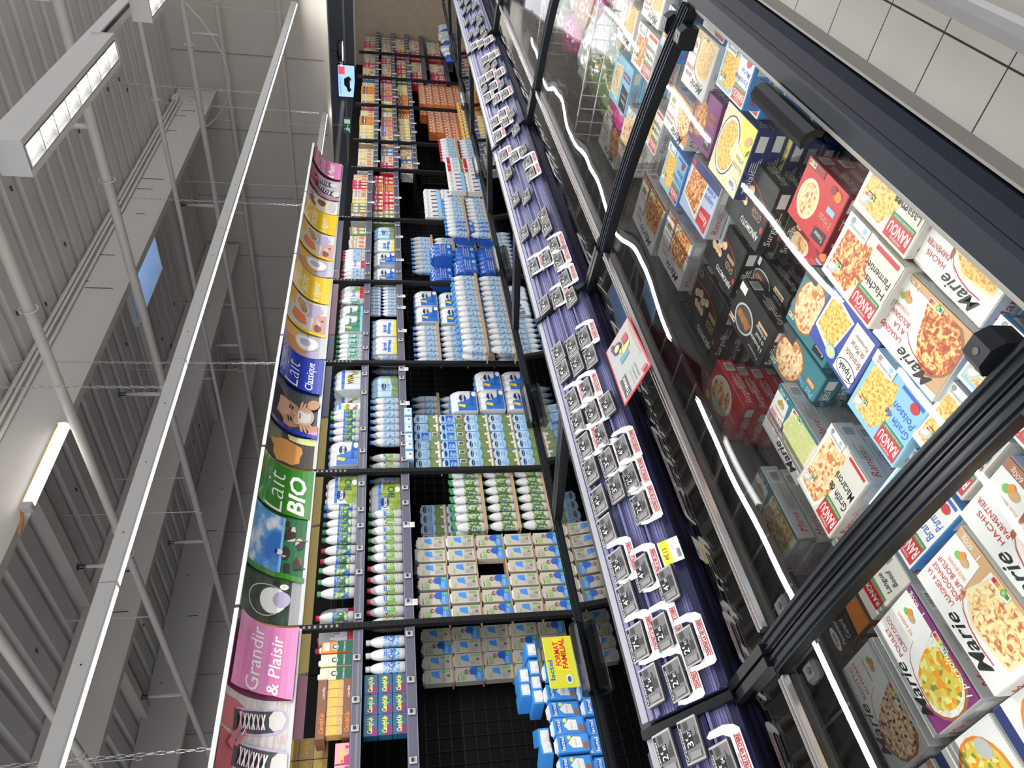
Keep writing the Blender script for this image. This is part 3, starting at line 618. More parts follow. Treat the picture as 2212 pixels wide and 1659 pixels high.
PACKS = [
    ('marie_hachis', 0.744, 0.439, 0.170, 0.124, 0.815),
    ('marie_bolo', 0.742, 0.571, 0.175, 0.126, 0.815),
    ('ranou_hachis', 0.897, 0.561, 0.174, 0.122, 0.835),
    ('ranou_lasagne', 0.908, 0.437, 0.168, 0.124, 0.830),
    ('tipiak_brandade', 0.896, 0.704, 0.171, 0.120, 0.800),
    ('ranou_gratin', 0.730, 0.712, 0.155, 0.129, 0.805),
    ('padthai', 1.023, 0.748, 0.172, 0.133, 0.770),
    ('padthai', 1.057, 0.912, 0.195, 0.106, 0.730),
    ('marie_jacques', 0.939, 0.990, 0.187, 0.128, 0.765),
    ('ranou_macaroni', 0.758, 0.928, 0.145, 0.169, 0.790),
    ('marie_cabillaud', 0.904, 1.234, 0.211, 0.131, 0.730),
    ('nems', 1.278, 1.214, 0.194, 0.123, 0.710),
    ('brochettes', 1.245, 0.934, 0.202, 0.119, 0.750),
    ('brochettes', 1.313, 0.874, 0.202, 0.087, 0.700),
    ('haricots', 1.182, 0.593, 0.167, 0.131, 0.760),
    ('haricots', 1.229, 0.727, 0.173, 0.069, 0.700),
    ('gyoza', 1.405, 0.702, 0.202, 0.160, 0.770),
    ('gyoza', 1.486, 0.893, 0.204, 0.143, 0.740),
    ('gyoza_red', 1.506, 1.094, 0.214, 0.181, 0.720),
    ('tipiak_yellow', 1.510, 0.633, 0.179, 0.169, 0.800),
    ('ranou_brandade', 1.550, 0.474, 0.168, 0.109, 0.830),
    ('ranou_saumon', 1.615, 0.805, 0.208, 0.145, 0.790),
    ('ranou_cod', 1.846, 0.854, 0.169, 0.132, 0.775),
    ('marie_pates', 2.050, 1.093, 0.251, 0.178, 0.730),
    ('marie_pates', 1.744, 1.041, 0.218, 0.163, 0.750),
    ('marie_moussaka', 1.917, 0.719, 0.196, 0.116, 0.775),
    ('couscous', 1.719, 0.646, 0.166, 0.140, 0.790),
    ('marie_gratin', 1.821, 0.544, 0.174, 0.144, 0.800),
    ('ranou_brandade', 1.734, 0.410, 0.149, 0.084, 0.825),
    ('moussaka_blue', 2.536, 0.843, 0.226, 0.167, 0.760),
    ('ranou_hachis', 2.251, 0.649, 0.215, 0.128, 0.800),
    ('marie_bolo', 2.595, 1.062, 0.266, 0.161, 0.735),
    ('ranou_conch', 2.332, 0.964, 0.218, 0.185, 0.750),
    ('ranou_lasagne', 2.107, 0.825, 0.170, 0.117, 0.770),
    ('marie_hachis', 2.477, 0.631, 0.174, 0.133, 0.800),
    ('ranou_cod', 2.026, 0.532, 0.162, 0.111, 0.810),
    ('marie_gratin', 2.210, 0.498, 0.180, 0.115, 0.820),
    ('marie_curry', 0.427, 0.954, 0.184, 0.137, 0.790),
    ('marie_risotto', 0.426, 1.108, 0.183, 0.123, 0.780),
    ('marie_boeuf', 0.419, 0.795, 0.192, 0.128, 0.800),
    ('marie_hachis', 0.418, 0.649, 0.201, 0.121, 0.815),
    ('langue', 0.623, 0.985, 0.165, 0.129, 0.760),
    ('ranou_herbes', 0.597, 0.802, 0.135, 0.151, 0.790),
    ('ranou_lasagne', 0.596, 0.646, 0.133, 0.120, 0.805),
    ('ranou_brandade', 0.573, 0.515, 0.145, 0.110, 0.820),
    ('tipiak_canard', 0.608, 1.136, 0.114, 0.125, 0.750),
    ('nouveau', 0.245, 0.990, 0.170, 0.149, 0.770),
    ('nouveau', 0.231, 0.833, 0.189, 0.131, 0.780),
    ('marie_boeuf', 0.227, 0.672, 0.187, 0.133, 0.800),
    ('marie_gratin', 0.264, 1.136, 0.140, 0.097, 0.760),
    ('ranou_hachis', 0.410, 0.520, 0.160, 0.120, 0.820),
]
# ------------------------------------------------------------ frozen ready meals
def script_logo(x, y, w, col='black'):
    return [('t', 'Marie', x, y, w*.24, col, {'w': w, 's': .45, 'b': .015}), ('e', x+w*.78, y+w*.33, w*.035, w*.03, 'red')]
def curve(pts, t, m):
    up = [(x, y+t) for x, y in pts]; return ('p', pts+up[::-1], m)
def nutri(x, y, s, k=2):
    cs = ['green', 'lgreen', 'yellow', 'orange', 'red']
    out = [('r', x-.008, y-.012, x+.008+s*5, y+s*1.5+.004, 'white')]
    for i, c in enumerate(cs): out.append(('r', x+i*s, y, x+(i+1)*s, y+s, c))
    return out+[('e', x+s*(k+.5), y+s*.5, s*.75, s*.85, cs[k]), ('t', 'ABCDE'[k], x+s*(k+.28), y+s*.1, s*.8, 'white')]
def marie(title, accent, food, H, rnd=False, sub='recette', per='2'):
    L = [('r', 0, 0, 1, H, accent), ('r', .0, 0, .62, H, 'white' if accent != 'white' else 'offwhite')]
    if rnd: L += [('r', 0, 0, 1, H, accent), ('e', .34, H*.42, .36, H*.44, 'bark'), ('e', .34, H*.43, .33, H*.40, 'rice' if food == 'curry_food' else food)]+([('e', .30, H*.40, .24, H*.36, food, .2)] if food == 'curry_food' else [])+[ ('p', [(0, H), (0, H*.9), (.2, H*.92), (.42, H*.72), (.50, H*.55), (.60, H*.1), (1, H*.1), (1, H)], 'white')]
    else: L += [('p', [(.03, .03), (.58, .03), (.66, H*.5), (.45, H*.72), (.06, H*.66)], 'cream'), ('p', [(.06, .05), (.56, .05), (.63, H*.5), (.44, H*.68), (.08, H*.62)], food)]
    L += [('p', [(.42, H), (.5, H*.75), (.66, H*.62), (.70, H*.14), (1, H*.14), (1, H)], 'white')]
    L += script_logo(.12, H*.80, .50)+[curve([(.15, H*.76), (.3, H*.77), (.45, H*.74), (.56, H*.68), (.62, H*.60), (.66, H*.45)], .008, 'red')]
    for i, s in enumerate(title): L.append(('t', s, .64, H*(.74-.12*i), H*.075, 'red', {'w': min(.33, .045*len(s))}))
    L += [('t', sub, .70, H*.40, H*.05, 'orange', {'w': .22}), ('e', .80, H*.28, .05, .035, 'tan'), ('e', .87, H*.29, .035, .03, 'lgreen'), ('e', .84, H*.24, .03, .03, 'orange')]
    L += [('r', .0, 0, 1, .035, accent), ('t', per, .74, .025, H*.10, 'white', {}), ('t', '600g', .82, .03, H*.07, 'white')]+nutri(.40, .035, .035, 1)
    return L
def ranou(title, base, food, H, tcol='black', sky=False):
    L = [('r', 0, 0, 1, H, base), ('p', [(.35, .04), (.97, .10), (.97, H*.95), (.50, H*.97), (.32, H*.6)], 'white' if not sky else 'lblue'), ('p', [(.42, .10), (.93, .16), (.95, H*.90), (.53, H*.92), (.38, H*.6)], food)]
    L += [('e', .86, H*.80, .09, .06, 'lgrey', .6), ('e', .88, H*.80, .06, .035, 'white', .6)]
    L += [('p', [(.03, H*.66), (.42, H*.70), (.42, H*.96), (.03, H*.96)], 'red'), ('t', 'RANOU', .05, H*.74, H*.15, 'white', {'w': .34, 'b': .02}), ('r', .03, H*.64, .42, H*.70, 'green'), ('t', 'SAVOIR-FAIRE TRAITEUR', .05, H*.655, H*.028, 'white', {'w': .33}), ('t', 'MONIQUE', .12, H*.90, H*.04, 'white', {'w': .18})]
    L += [('p', [(0, 0), (.50, 0), (.42, H*.45), (.0, H*.62)], base)]
    for i, s in enumerate(title): L.append(('t', s, .04, H*(.46-.17*i), H*.12, tcol, {'w': min(.44, .05*len(s)+.04), 's': .2 if tcol != 'black' else 0, 'b': .01}))
    L += [('r', .05, .03, .44, .075, 'red' if tcol == 'black' else 'blue'), ('r', .60, .0, 1, .15, 'white'), ('t', 'VIANDE BOVINE FRANCAISE', .62, .09, .03, 'black', {'w': .3}), ('e', .68, .05, .03, .03, 'lblue'), ('e', .90, .05, .035, .035, 'grey')]
    if sky: L.append(('e', .16, H*.14, .07, .06, 'red'))
    return L+nutri(.74, H*.70, .028, 1)
def design(d, H):
    if d == 'marie_hachis': return 'white', marie(['HACHIS', 'PARMENTIER'], 'bark', 'gratin', H, sub='PUR BOEUF')
    if d == 'marie_bolo': return 'white', marie(['LASAGNES', 'A LA', 'BOLOGNAISE'], 'tan', 'gratin_red', H, rnd=True, sub='SAUCE BECHAMEL')
    if d == 'marie_boeuf': return 'white', marie(['LASAGNES A LA', 'BOLOGNAISE', 'PUR BOEUF'], 'tan', 'lasagne_white', H, sub='SAUCE BECHAMEL', per='1')
    if d == 'marie_curry': return 'lgrey', marie(['POULET', 'CURRY COCO'], 'purple', 'curry_food', H, rnd=True, sub='RIZ BASMATI', per='1')+[('t', '1 personne', .04, .04, .07, 'white', {'s': .3, 'b': .01})]
    if d == 'marie_risotto': return 'lgrey', marie(['RISOTTO', 'AU POULET'], 'lgrey', 'risotto_food', H, rnd=True, sub='CHAMPIGNONS', per='1')
    if d == 'marie_jacques': return 'lgrey', marie(['Fine cuisine', 'ST JACQUES', 'ALLA CREME'], 'teal', 'leek_food', H, sub='poireaux')
    if d == 'marie_cabillaud': return 'lgrey', marie(['Fine', 'CABILLAUD'], 'teal', 'fish_food', H, sub='tomates')
    if d == 'marie_pates': return 'lgrey', marie(['PATES', 'POULET'], 'bark', 'gratin_red', H)
    if d == 'marie_moussaka': return 'white', marie(['MOUSSAKA', 'AU BOEUF'], 'orange', 'lasagne_white', H, rnd=True)
    if d == 'marie_gratin': return 'white', marie(['GRATIN', 'DAUPHINOIS'], 'tan', 'gratin', H)
    if d == 'ranou_hachis': return 'offwhite', ranou(['Hachis', 'Parmentier'], 'offwhite', 'gratin_red', H)
    if d == 'ranou_lasagne': return 'offwhite', ranou(['Lasagnes', 'bolognaise'], 'offwhite', 'gratin', H)
    if d == 'ranou_macaroni': return 'offwhite', ranou(['Gratin de', 'Macaroni'], 'offwhite', 'pasta_food', H)
    if d == 'ranou_conch': return 'white', ranou(['Conchiglioni', 'saumon'], 'offwhite', 'pasta_food', H)
    if d == 'ranou_gratin': return 'lblue', ranou(['Gratin de', 'Poisson'], 'lblue', 'gratin', H, 'blue', True)
    if d in ('ranou_brandade', 'ranou_cod'): return 'sky', ranou(['Brandade de', 'Morue'], 'white' if d == 'ranou_brandade' else 'lblue', 'gratin', H, 'blue', True)
    if d == 'ranou_herbes': return 'sky', ranou(['Brandade', 'Parmentier'], 'white', 'gratin', H, 'blue', True)
    if d == 'ranou_saumon':
        return 'lgrey', [('r', 0, 0, 1, H, mat('box_bluegrey', (.40, .46, .62), .35)), ('p', [(.34, .10), (.93, .06), (.97, H*.75), (.42, H*.92)], 'white'), ('p', [(.38, .13), (.90, .09), (.94, H*.72), (.45, H*.86)], 'gratin_red'), ('p', [(.03, H*.55), (.36, H*.60), (.38, H*.92), (.05, H*.95)], 'red'), ('t', 'Ranou', .07, H*.68, H*.15, 'white', {'s': .3, 'w': .27}),
                 ('r', 0, .0, 1, .12, 'navy'), ('t', 'Lasagnes', .06, H*.34, H*.11, 'blue', {'s': .3, 'w': .30}), ('t', 'au Saumon', .06, H*.20, H*.10, 'blue', {'s': .3, 'w': .28}), ('e', .90, .07, .05, .05, 'red')]
    if d == 'langue':
        return 'offwhite', [('r', 0, 0, 1, H, 'offwhite'), ('r', .55, 0, 1, .25, 'red'), ('r', .58, .04, .97, .21, 'white'), ('e', .70, H*.60, .26, H*.26, 'brown'), ('e', .70, H*.62, .2, H*.18, 'meat_food'), ('p', [(.04, H*.60), (.38, H*.62), (.38, H*.86), (.04, H*.84)], 'red'), ('t', 'RANOU', .06, H*.68, H*.11, 'white', {'w': .30, 'b': .02}), ('r', .04, H*.56, .38, H*.61, 'green'),
                 ('t', 'Langue de', .06, H*.38, H*.10, 'black', {'s': .3, 'w': .34}), ('t', 'Boeuf', .06, H*.22, H*.10, 'black', {'s': .3, 'w': .2}), ('r', .30, .05, .55, .16, 'grey'), ('t', 'BISTROT', .32, .08, .06, 'white', {'w': .2})]+nutri(.72, H*.30, .03, 2)
    if d == 'tipiak_brandade':
        return 'navy', [('r', 0, 0, 1, H, mat('box_royal', (.04, .07, .32), .35)), ('p', [(.45, H*.15), (.95, H*.05), (.98, H*.75), (.55, H*.9)], 'white'), ('p', [(.48, H*.2), (.92, H*.1), (.95, H*.70), (.57, H*.83)], 'gratin'), ('r', .05, .06, .42, H*.95, 'white'), ('e', .22, H*.80, .19, H*.14, 'black'), ('e', .22, H*.80, .18, H*.125, 'white'), ('t', 'Tipiak', .08, H*.75, H*.12, 'black', {'w': .28, 'b': .02}),
                 ('t', 'Brandade', .07, H*.50, H*.12, 'bark', {'w': .30}), ('t', 'de Morue', .09, H*.34, H*.11, 'bark', {'w': .26}), ('t', 'Parmentier', .09, H*.22, H*.07, 'bark', {'w': .26}), ('e', .55, H*.82, .10, .07, 'lblue'), ('e', .55, H*.82, .08, .055, 'leek_food')]
    if d == 'tipiak_yellow':
        return 'navy', [('r', 0, 0, 1, H, 'cream'), ('p', [(.0, 0), (.5, .0), (.4, H*.2), (.1, H*.5), (0, H*.6)], 'lemon'), ('e', .65, H*.5, .33, H*.42, 'navy'), ('e', .65, H*.5, .31, H*.40, 'white'), ('e', .65, H*.5, .28, H*.36, 'gratin'), ('p', [(.02, H*.45), (.45, H*.30), (.52, H*.55), (.05, H*.78)], 'cream'), ('t', 'Brandade', .05, H*.58, H*.08, 'brown', {'w': .30}), ('t', 'de Morue', .06, H*.47, H*.07, 'brown', {'w': .25}), ('e', .17, H*.86, .15, H*.09, 'white'), ('t', 'Tipiak', .07, H*.83, H*.075, 'black', {'w': .2, 'b': .02}),
                 ('e', .12, H*.22, .1, .06, 'tan', .5), ('e', .05, H*.35, .06, .02, 'dgreen', 1.0)]
    if d == 'tipiak_canard':
        return 'brown', [('r', 0, 0, 1, H, 'black'), ('r', .55, 0, 1, H, 'brown'), ('p', [(0, 0), (.7, 0), (.55, H*.3), (0, H*.35)], 'orange'), ('t', 'Parmentier', .06, H*.70, H*.09, 'white', {'s': .3, 'w': .45}), ('t', 'Canard', .08, H*.52, H*.10, 'white', {'s': .3, 'w': .35}), ('e', .25, H*.9, .22, H*.08, 'white'), ('t', 'Tipiak', .12, H*.87, H*.07, 'black', {'w': .26, 'b': .02}), ('e', .80, H*.5, .13, H*.2, 'white'), ('e', .80, H*.5, .12, H*.185, 'brown'), ('t', 'Tipiak', .71, H*.46, H*.08, 'white', {'w': .18})]+nutri(.45, .04, .035, 2)
    if d in ('gyoza', 'gyoza_red'):
        acc = 'red' if d == 'gyoza_red' else 'dred'
        return 'black', [('r', 0, 0, 1, H, 'black'), curve([(.02, H*.55), (.15, H*.36), (.35, H*.26), (.6, H*.22), (.97, H*.26)], .02, acc), ('t', 'AJINOMOTO', .05, H*.78, H*.10, 'white', {'w': .5, 'b': .01}), ('e', .04, H*.68, .035, .04, 'red'), ('t', 'GYOZA', .12, H*.52, H*.12, 'tan', {'w': .25}), ('r', .15, H*.40, .38, H*.47, 'tan'), ('t', 'POULET', .17, H*.41, H*.05, 'black', {'w': .2})]+[('e', .52+.11*i, H*(.36+.06*(i % 2)), .075, .055, 'gyoza_food', .5) for i in range(4)]+[('e', .58+.1*i, H*.56, .07, .05, 'gyoza_food', -.3) for i in range(3)]+[('e', .9, H*.1, .06, .05, 'tan'), ('e', .9, H*.1, .05, .04, 'black')]
    if d == 'brochettes':
        return 'black', [('r', 0, 0, 1, H, 'black'), ('e', .64, H*.60, .25, H*.30, 'lgrey'), ('e', .64, H*.60, .22, H*.26, 'dgrey'), ('p', [(.45, H*.55), (.80, H*.5), (.84, H*.66), (.5, H*.74)], 'meat_food'), ('t', '6 Brochettes', .06, H*.60, H*.10, 'white', {'w': .34}), ('t', 'de boeuf', .08, H*.46, H*.09, 'white', {'w': .22}), ('t', 'au fromage', .08, H*.33, H*.09, 'white', {'w': .27}), ('r', .08, H*.24, .34, H*.30, 'tan'), ('t', 'Traiteur', .05, H*.82, H*.07, 'lgrey', {'s': .2, 'w': .3}), ('r', .80, .02, .98, .12, 'white')]+nutri(.80, H*.82, .03, 3)
    if d == 'padthai':
        return 'teal', [('r', 0, 0, 1, H, 'teal'), ('e', .66, H*.5, .32, H*.46, 'bark'), ('e', .66, H*.5, .29, H*.42, 'pasta_food'), ('t', 'Pad Thai', .05, H*.50, H*.16, 'lblue', {'w': .34}), ('r', .08, H*.34, .24, H*.44, 'orange'), ('t', 'Poulet', .09, H*.36, H*.06, 'white', {'w': .13}), ('p', [(.05, H*.72), (.30, H*.76), (.30, H*.95), (.05, H*.92)], 'black'), ('t', 'Traiteur', .07, H*.80, H*.08, 'white', {'s': .2, 'w': .2}), ('r', .70, 0, 1, .12, 'dgrey')]+nutri(.84, H*.84, .026, 1)
    if d == 'haricots':
        return 'dred', [('r', 0, 0, 1, H, 'red'), ('e', .70, H*.55, .24, H*.32, 'cream'), ('e', .70, H*.55, .2, H*.26, 'pasta_food'), ('t', '8 Hacao', .06, H*.52, H*.14, 'tan', {'w': .30}), ('r', .08, H*.36, .26, H*.45, 'lblue'), ('p', [(.05, H*.72), (.34, H*.76), (.34, H*.95), (.05, H*.92)], 'black'), ('t', 'Traiteur', .08, H*.80, H*.08, 'white', {'w': .22}), ('e', .16, H*.15, .08, .06, 'orange'), ('e', .28, H*.12, .07, .05, 'dred'), ('r', .55, 0, 1, .10, 'dred')]+nutri(.80, .03, .03, 1)
    if d == 'nems':
        return 'red', [('r', 0, 0, 1, H, 'red'), ('e', .58, H*.5, .34, H*.42, 'white'), ('e', .58, H*.5, .31, H*.38, 'cream')]+[('e', .40+.13*i, H*(.42+.12*(i % 2)), .07, .13, 'gratin_red', .3) for i in range(4)]+[('r', .04, H*.60, .26, H*.92, 'red'), ('t', 'Cote', .06, H*.78, H*.10, 'white', {'w': .18}), ('t', 'World', .06, H*.66, H*.10, 'white', {'w': .18}), ('t', 'VIETNAM', .05, H*.52, H*.06, 'white', {'w': .2}), ('t', 'CREVETTE', .25, H*.90, H*.07, 'red', {'w': .3}), ('e', .9, H*.9, .07, .06, 'yellow')]
    if d == 'couscous':
        return 'purple', [('r', 0, 0, 1, H, 'purple'), ('e', .66, H*.52, .28, H*.36, 'bark'), ('e', .66, H*.52, .25, H*.32, 'gratin_red'), ('t', 'Couscous', .05, H*.42, H*.10, 'orange', {'w': .34}), ('t', 'Royal', .10, H*.28, H*.10, 'orange', {'w': .2}), ('r', .06, H*.70, .30, H*.9, 'black'), ('t', 'Traiteur', .08, H*.77, H*.07, 'white', {'w': .2})]+nutri(.80, H*.84, .03, 1)
    if d == 'moussaka_blue':
        return 'lblue', [('r', 0, 0, 1, H, 'lblue'), ('p', [(.02, H*.5), (.40, H*.45), (.40, H*.95), (.02, H*.95)], 'black'), ('t', 'Traiteur', .06, H*.74, H*.09, 'white', {'s': .2, 'w': .28}), ('t', 'des gourmets', .06, H*.62, H*.06, 'white', {'s': .2, 'w': .28}), ('p', [(.48, .10), (.92, .16), (.94, H*.85), (.52, H*.90)], 'white'), ('p', [(.52, .13), (.88, .19), (.90, H*.80), (.56, H*.85)], 'lasagne_white'), ('r', .04, H*.2, .40, H*.34, 'purple'), ('t', 'MOUSSAKA', .06, H*.23, H*.08, 'white', {'w': .32})]+nutri(.8, .02, .03, 2)
    return 'white', [('r', 0, 0, 1, H, 'white'), ('r', 0, H*.86, 1, H, 'navy'), ('e', .60, H*.45, .36, H*.36, 'orange'), ('e', .60, H*.45, .33, H*.32, 'curry_food'), ('e', .16, H*.72, .14, H*.2, 'red'), ('t', 'NOUVEAU', .04, H*.70, H*.09, 'lemon', {'w': .25, 'r': 0, 'b': .02}), ('e', .82, H*.3, .1, .08, 'lgrey', .6), ('t', 'Plat du jour', .08, H*.12, H*.09, 'black', {'w': .4})]
PM = {}
def pack_mesh(d, w, dp, t):
    key = (d, round(w, 2), round(dp, 2), round(t, 3))
    if key in PM: return PM[key]
    w, dp, t = w-.004, dp-.004, t; b = MB(); side, L = design(d, dp/w)
    b.box(-w/2, -dp/2, 0, w/2, dp/2, t, side, .0018)
    art(b, L, lambda u, v, o: (-w/2+.001+u*(w-.002), -dp/2+.001+v*(w-.002), t+o), .00012, bounds=(0, 0, 1, dp/w))
    tc = 'white' if side in ('black', 'navy', 'red', 'dred', 'teal', 'brown', 'purple') else 'grey'
    brand = 'Marie' if d.startswith('marie') else 'Ranou' if d.startswith('ranou') else 'Tipiak' if d.startswith('tip') else 'Surgele'
    S1 = [('t', brand, w*.08, t*.3, t*.4, 'red' if tc == 'grey' else tc, {'s': .2}), ('r', w*.75, t*.2, w*.93, t*.8, 'white')]+[('r', w*(.77+k*.014), t*.25, w*(.775+k*.014), t*.75, 'black') for k in range(10)]+[('r', w*.36, t*(.2+k*.12), w*(.5+.2*random.random()), t*(.24+k*.12), tc) for k in range(5)]
    art(b, S1, lambda u, v, o: (-w/2+u, -dp/2-o, v), .00012)
    S2 = [('t', brand, dp*.1, t*.3, t*.4, 'red' if tc == 'grey' else tc, {'s': .2}), ('r', dp*.7, t*.25, dp*.92, t*.75, 'white')]+[('r', dp*.42, t*(.2+k*.12), dp*(.5+.15*random.random()), t*(.24+k*.12), tc) for k in range(5)]
    art(b, S2, lambda u, v, o: (-w/2-o, dp/2-u, v), .00012)
    me = b.mesh('meal_box'); PM[key] = me; return me
LOOK = {'marie_hachis': 'white box with gratin picture and red hachis title', 'marie_bolo': 'white box with red dish of bolognese lasagne', 'marie_boeuf': 'white box with creamy beef lasagne picture', 'marie_curry': 'purple and white box with bowl of chicken curry', 'marie_risotto': 'white box with chicken risotto bowl', 'marie_jacques': 'white box with green leek and scallop dish',
 'marie_cabillaud': 'white and teal box with cod fillet dish', 'marie_pates': 'white box with pasta bake picture', 'marie_moussaka': 'white and orange moussaka box', 'marie_gratin': 'white and tan gratin box', 'ranou_hachis': 'cream box with red logo titled Hachis Parmentier', 'ranou_lasagne': 'cream box with red logo titled Lasagnes', 'ranou_macaroni': 'cream box with red logo titled Gratin de Macaroni',
 'ranou_conch': 'cream box with stuffed pasta shells', 'ranou_gratin': 'light blue fish gratin box', 'ranou_brandade': 'white and blue brandade box with red logo', 'ranou_cod': 'pale blue brandade box with red logo', 'ranou_herbes': 'white and blue brandade box', 'ranou_saumon': 'grey blue box of salmon lasagne', 'langue': 'cream box with ox tongue and checked cloth', 'tipiak_brandade': 'royal blue brandade box with oval logo',
 'tipiak_yellow': 'yellow brandade box with round dish', 'tipiak_canard': 'black and orange duck parmentier box', 'gyoza': 'black gyoza box with dumplings', 'gyoza_red': 'black gyoza box with bright red stroke', 'brochettes': 'black box with beef skewers', 'padthai': 'teal pad thai box', 'haricots': 'red box of steamed dumplings', 'nems': 'red box of shrimp rolls', 'couscous': 'purple couscous box', 'moussaka_blue': 'light blue moussaka box', 'nouveau': 'white and orange box marked new'}
def near_phrase(x, y):
    a = 'front rail' if y < .55 else ('tub middle' if y < .85 else 'rear seam')
    return a
seen = {}
for i, (d, x, y, w, dp, z) in enumerate(PACKS):
    t = .042 if dp > .1 else .036
    rz = radians(random.uniform(-1.5, 1.5)); rx = radians(random.uniform(-1.5, 2.5))
    n = seen[d] = seen.get(d, -1)+1
    o = link('ready_meal_box', pack_mesh(d, w, dp, t), None, (x, y, z-t), (rx, 0, rz), label=LOOK[d]+', by the %s%s' % (near_phrase(x, y), '' if n == 0 else ', %s such' % nth(n)), cat='frozen meal', group='frozen meal boxes in the freezer')
    # the pile each one lies on
    zz = z-t; k = 0
    dn = d if d not in ('nouveau',) else 'marie_gratin'
    while zz > .36 and k < 5:
        zz -= t+.001; k += 1
        jx, jy = random.uniform(-.008, .008), random.uniform(-.006, .012)
        link('ready_meal_box', pack_mesh(dn, w, dp, t), None, (x+jx, y+jy+.006*k, zz), (0, 0, rz+radians(random.uniform(-2, 2))), label=LOOK[dn]+', %s under pile top%s%s' % (nth(k-1), '' if n == 0 else ', %s pile' % nth(n), ', nouveau pile' if d == 'nouveau' else ''), cat='frozen meal', group='frozen meal boxes lower in the piles')
# loose lower boxes where the piles leave gaps
ds = ['marie_hachis', 'ranou_lasagne', 'padthai', 'gyoza', 'ranou_brandade', 'marie_gratin', 'ranou_macaroni', 'brochettes', 'marie_bolo', 'haricots']
q = 0
for ix in range(0, 14):
    for iy in range(0, 4):
        x = .12+ix*.185; y = .45+iy*.165
        if any(abs(x-p[1]) < .07+p[3]/2 and abs(y-p[2]) < .05+p[4]/2 for p in PACKS): continue
        d = ds[(ix*3+iy*5) % 10]; z = .62
        link('ready_meal_box', pack_mesh(d, .18, .13, .042), None, (x, y, z-.042), (0, 0, radians(random.uniform(-6, 6))), label=LOOK[d]+', low in %s gap' % nth(q), cat='frozen meal', group='frozen meal boxes in the gaps'); q += 1
# frozen bags, further along the tub
def bag_mesh(m, w, d, h, seed):
    rnd = random.Random(seed); b = MB(); n, k = 18, 14; vs = []
    ph = [rnd.uniform(0, 6.28) for _ in range(6)]
    for sgn in (1, -1):
        for j in range(k+1):
            for i in range(n+1):
                u, v = i/n*2-1, j/k*2-1
                pil = (max(0, 1-abs(u)**3.2)*max(0, 1-abs(v)**3.2))**.45
                wr = .12*sin(9*u+ph[0]+3*v)+.10*sin(13*v+ph[1]+4*u)+.07*sin(23*u*v+ph[2])+.05*sin(31*u+ph[3])
                x = u*w/2*(1-.08*(1-pil)*abs(v)); y = v*d/2*(1+.03*sin(8*u+ph[4]))
                vs.append((x, y, h/2+sgn*h/2*pil*(1+wr)))
    N = (n+1)*(k+1); fs = []
    for s_ in range(2):
        for j in range(k):
            for i in range(n):
                a = s_*N+j*(n+1)+i; f = (a, a+1, a+n+2, a+n+1); fs.append(f if s_ == 0 else f[::-1])
    b.add(vs, fs, m); return b.mesh('frozen_bag', True)
bm = {'green': patch('bag_print_green', [], 1), 'white': patch('bag_print_white', [], 1), 'pink': patch('bag_print_pink', [], 1), 'mixed': patch('bag_print_mixed', [], 1)}
bags = {c: [bag_mesh(m, .25, .19, .06, s_) for s_ in (1, 2, 3)] for c, m in bm.items()}
spots = []
for ix in range(14):
    for iy in range(4): spots.append((2.62+ix*.20, .48+iy*.165))
cols = ['green', 'mixed', 'green', 'white', 'pink', 'green', 'mixed', 'white', 'white', 'mixed']
for i, (x, y) in enumerate(spots):
    for l in range(2):
        c = cols[(i*7+l*3) % 10]
        if l == 1 and i % 5 == 4: continue
        o = link('frozen_bag', bags[c][i % 3], None, (x+random.uniform(-.03, .03), y+random.uniform(-.02, .02), .60+l*.065+random.uniform(0, .02)), (random.uniform(-.15, .15), random.uniform(-.15, .15), random.uniform(-.5, .5)+(1.4 if i % 4 == 1 else 0)),
                 label='glossy %s frozen food bag, %s layer, %s row, %s along the tub' % (c, ('lower', 'upper')[l], nth(i % 4), nth(i//4)), cat='frozen bag', group='frozen food bags past the meal boxes')
# wire baskets
wire = mat('basket_wire', (.55, .55, .54), .3, .3)
for i, x in enumerate((2.66, 3.62, 4.6)):
    b = MB()
    for k in range(14): b.tube([(x, .44+k*.05, .45), (x, .44+k*.05, .86)], .0022, wire, 5)
    for z in (.5, .6, .7, .8, .86): b.tube([(x, .42, z), (x, 1.12, z)], .003, wire, 5)
    b.obj('wire_divider', label='white wire divider standing in the freezer, %s along from the boxes' % nth(i), cat='wire divider', group='wire dividers in the freezer')
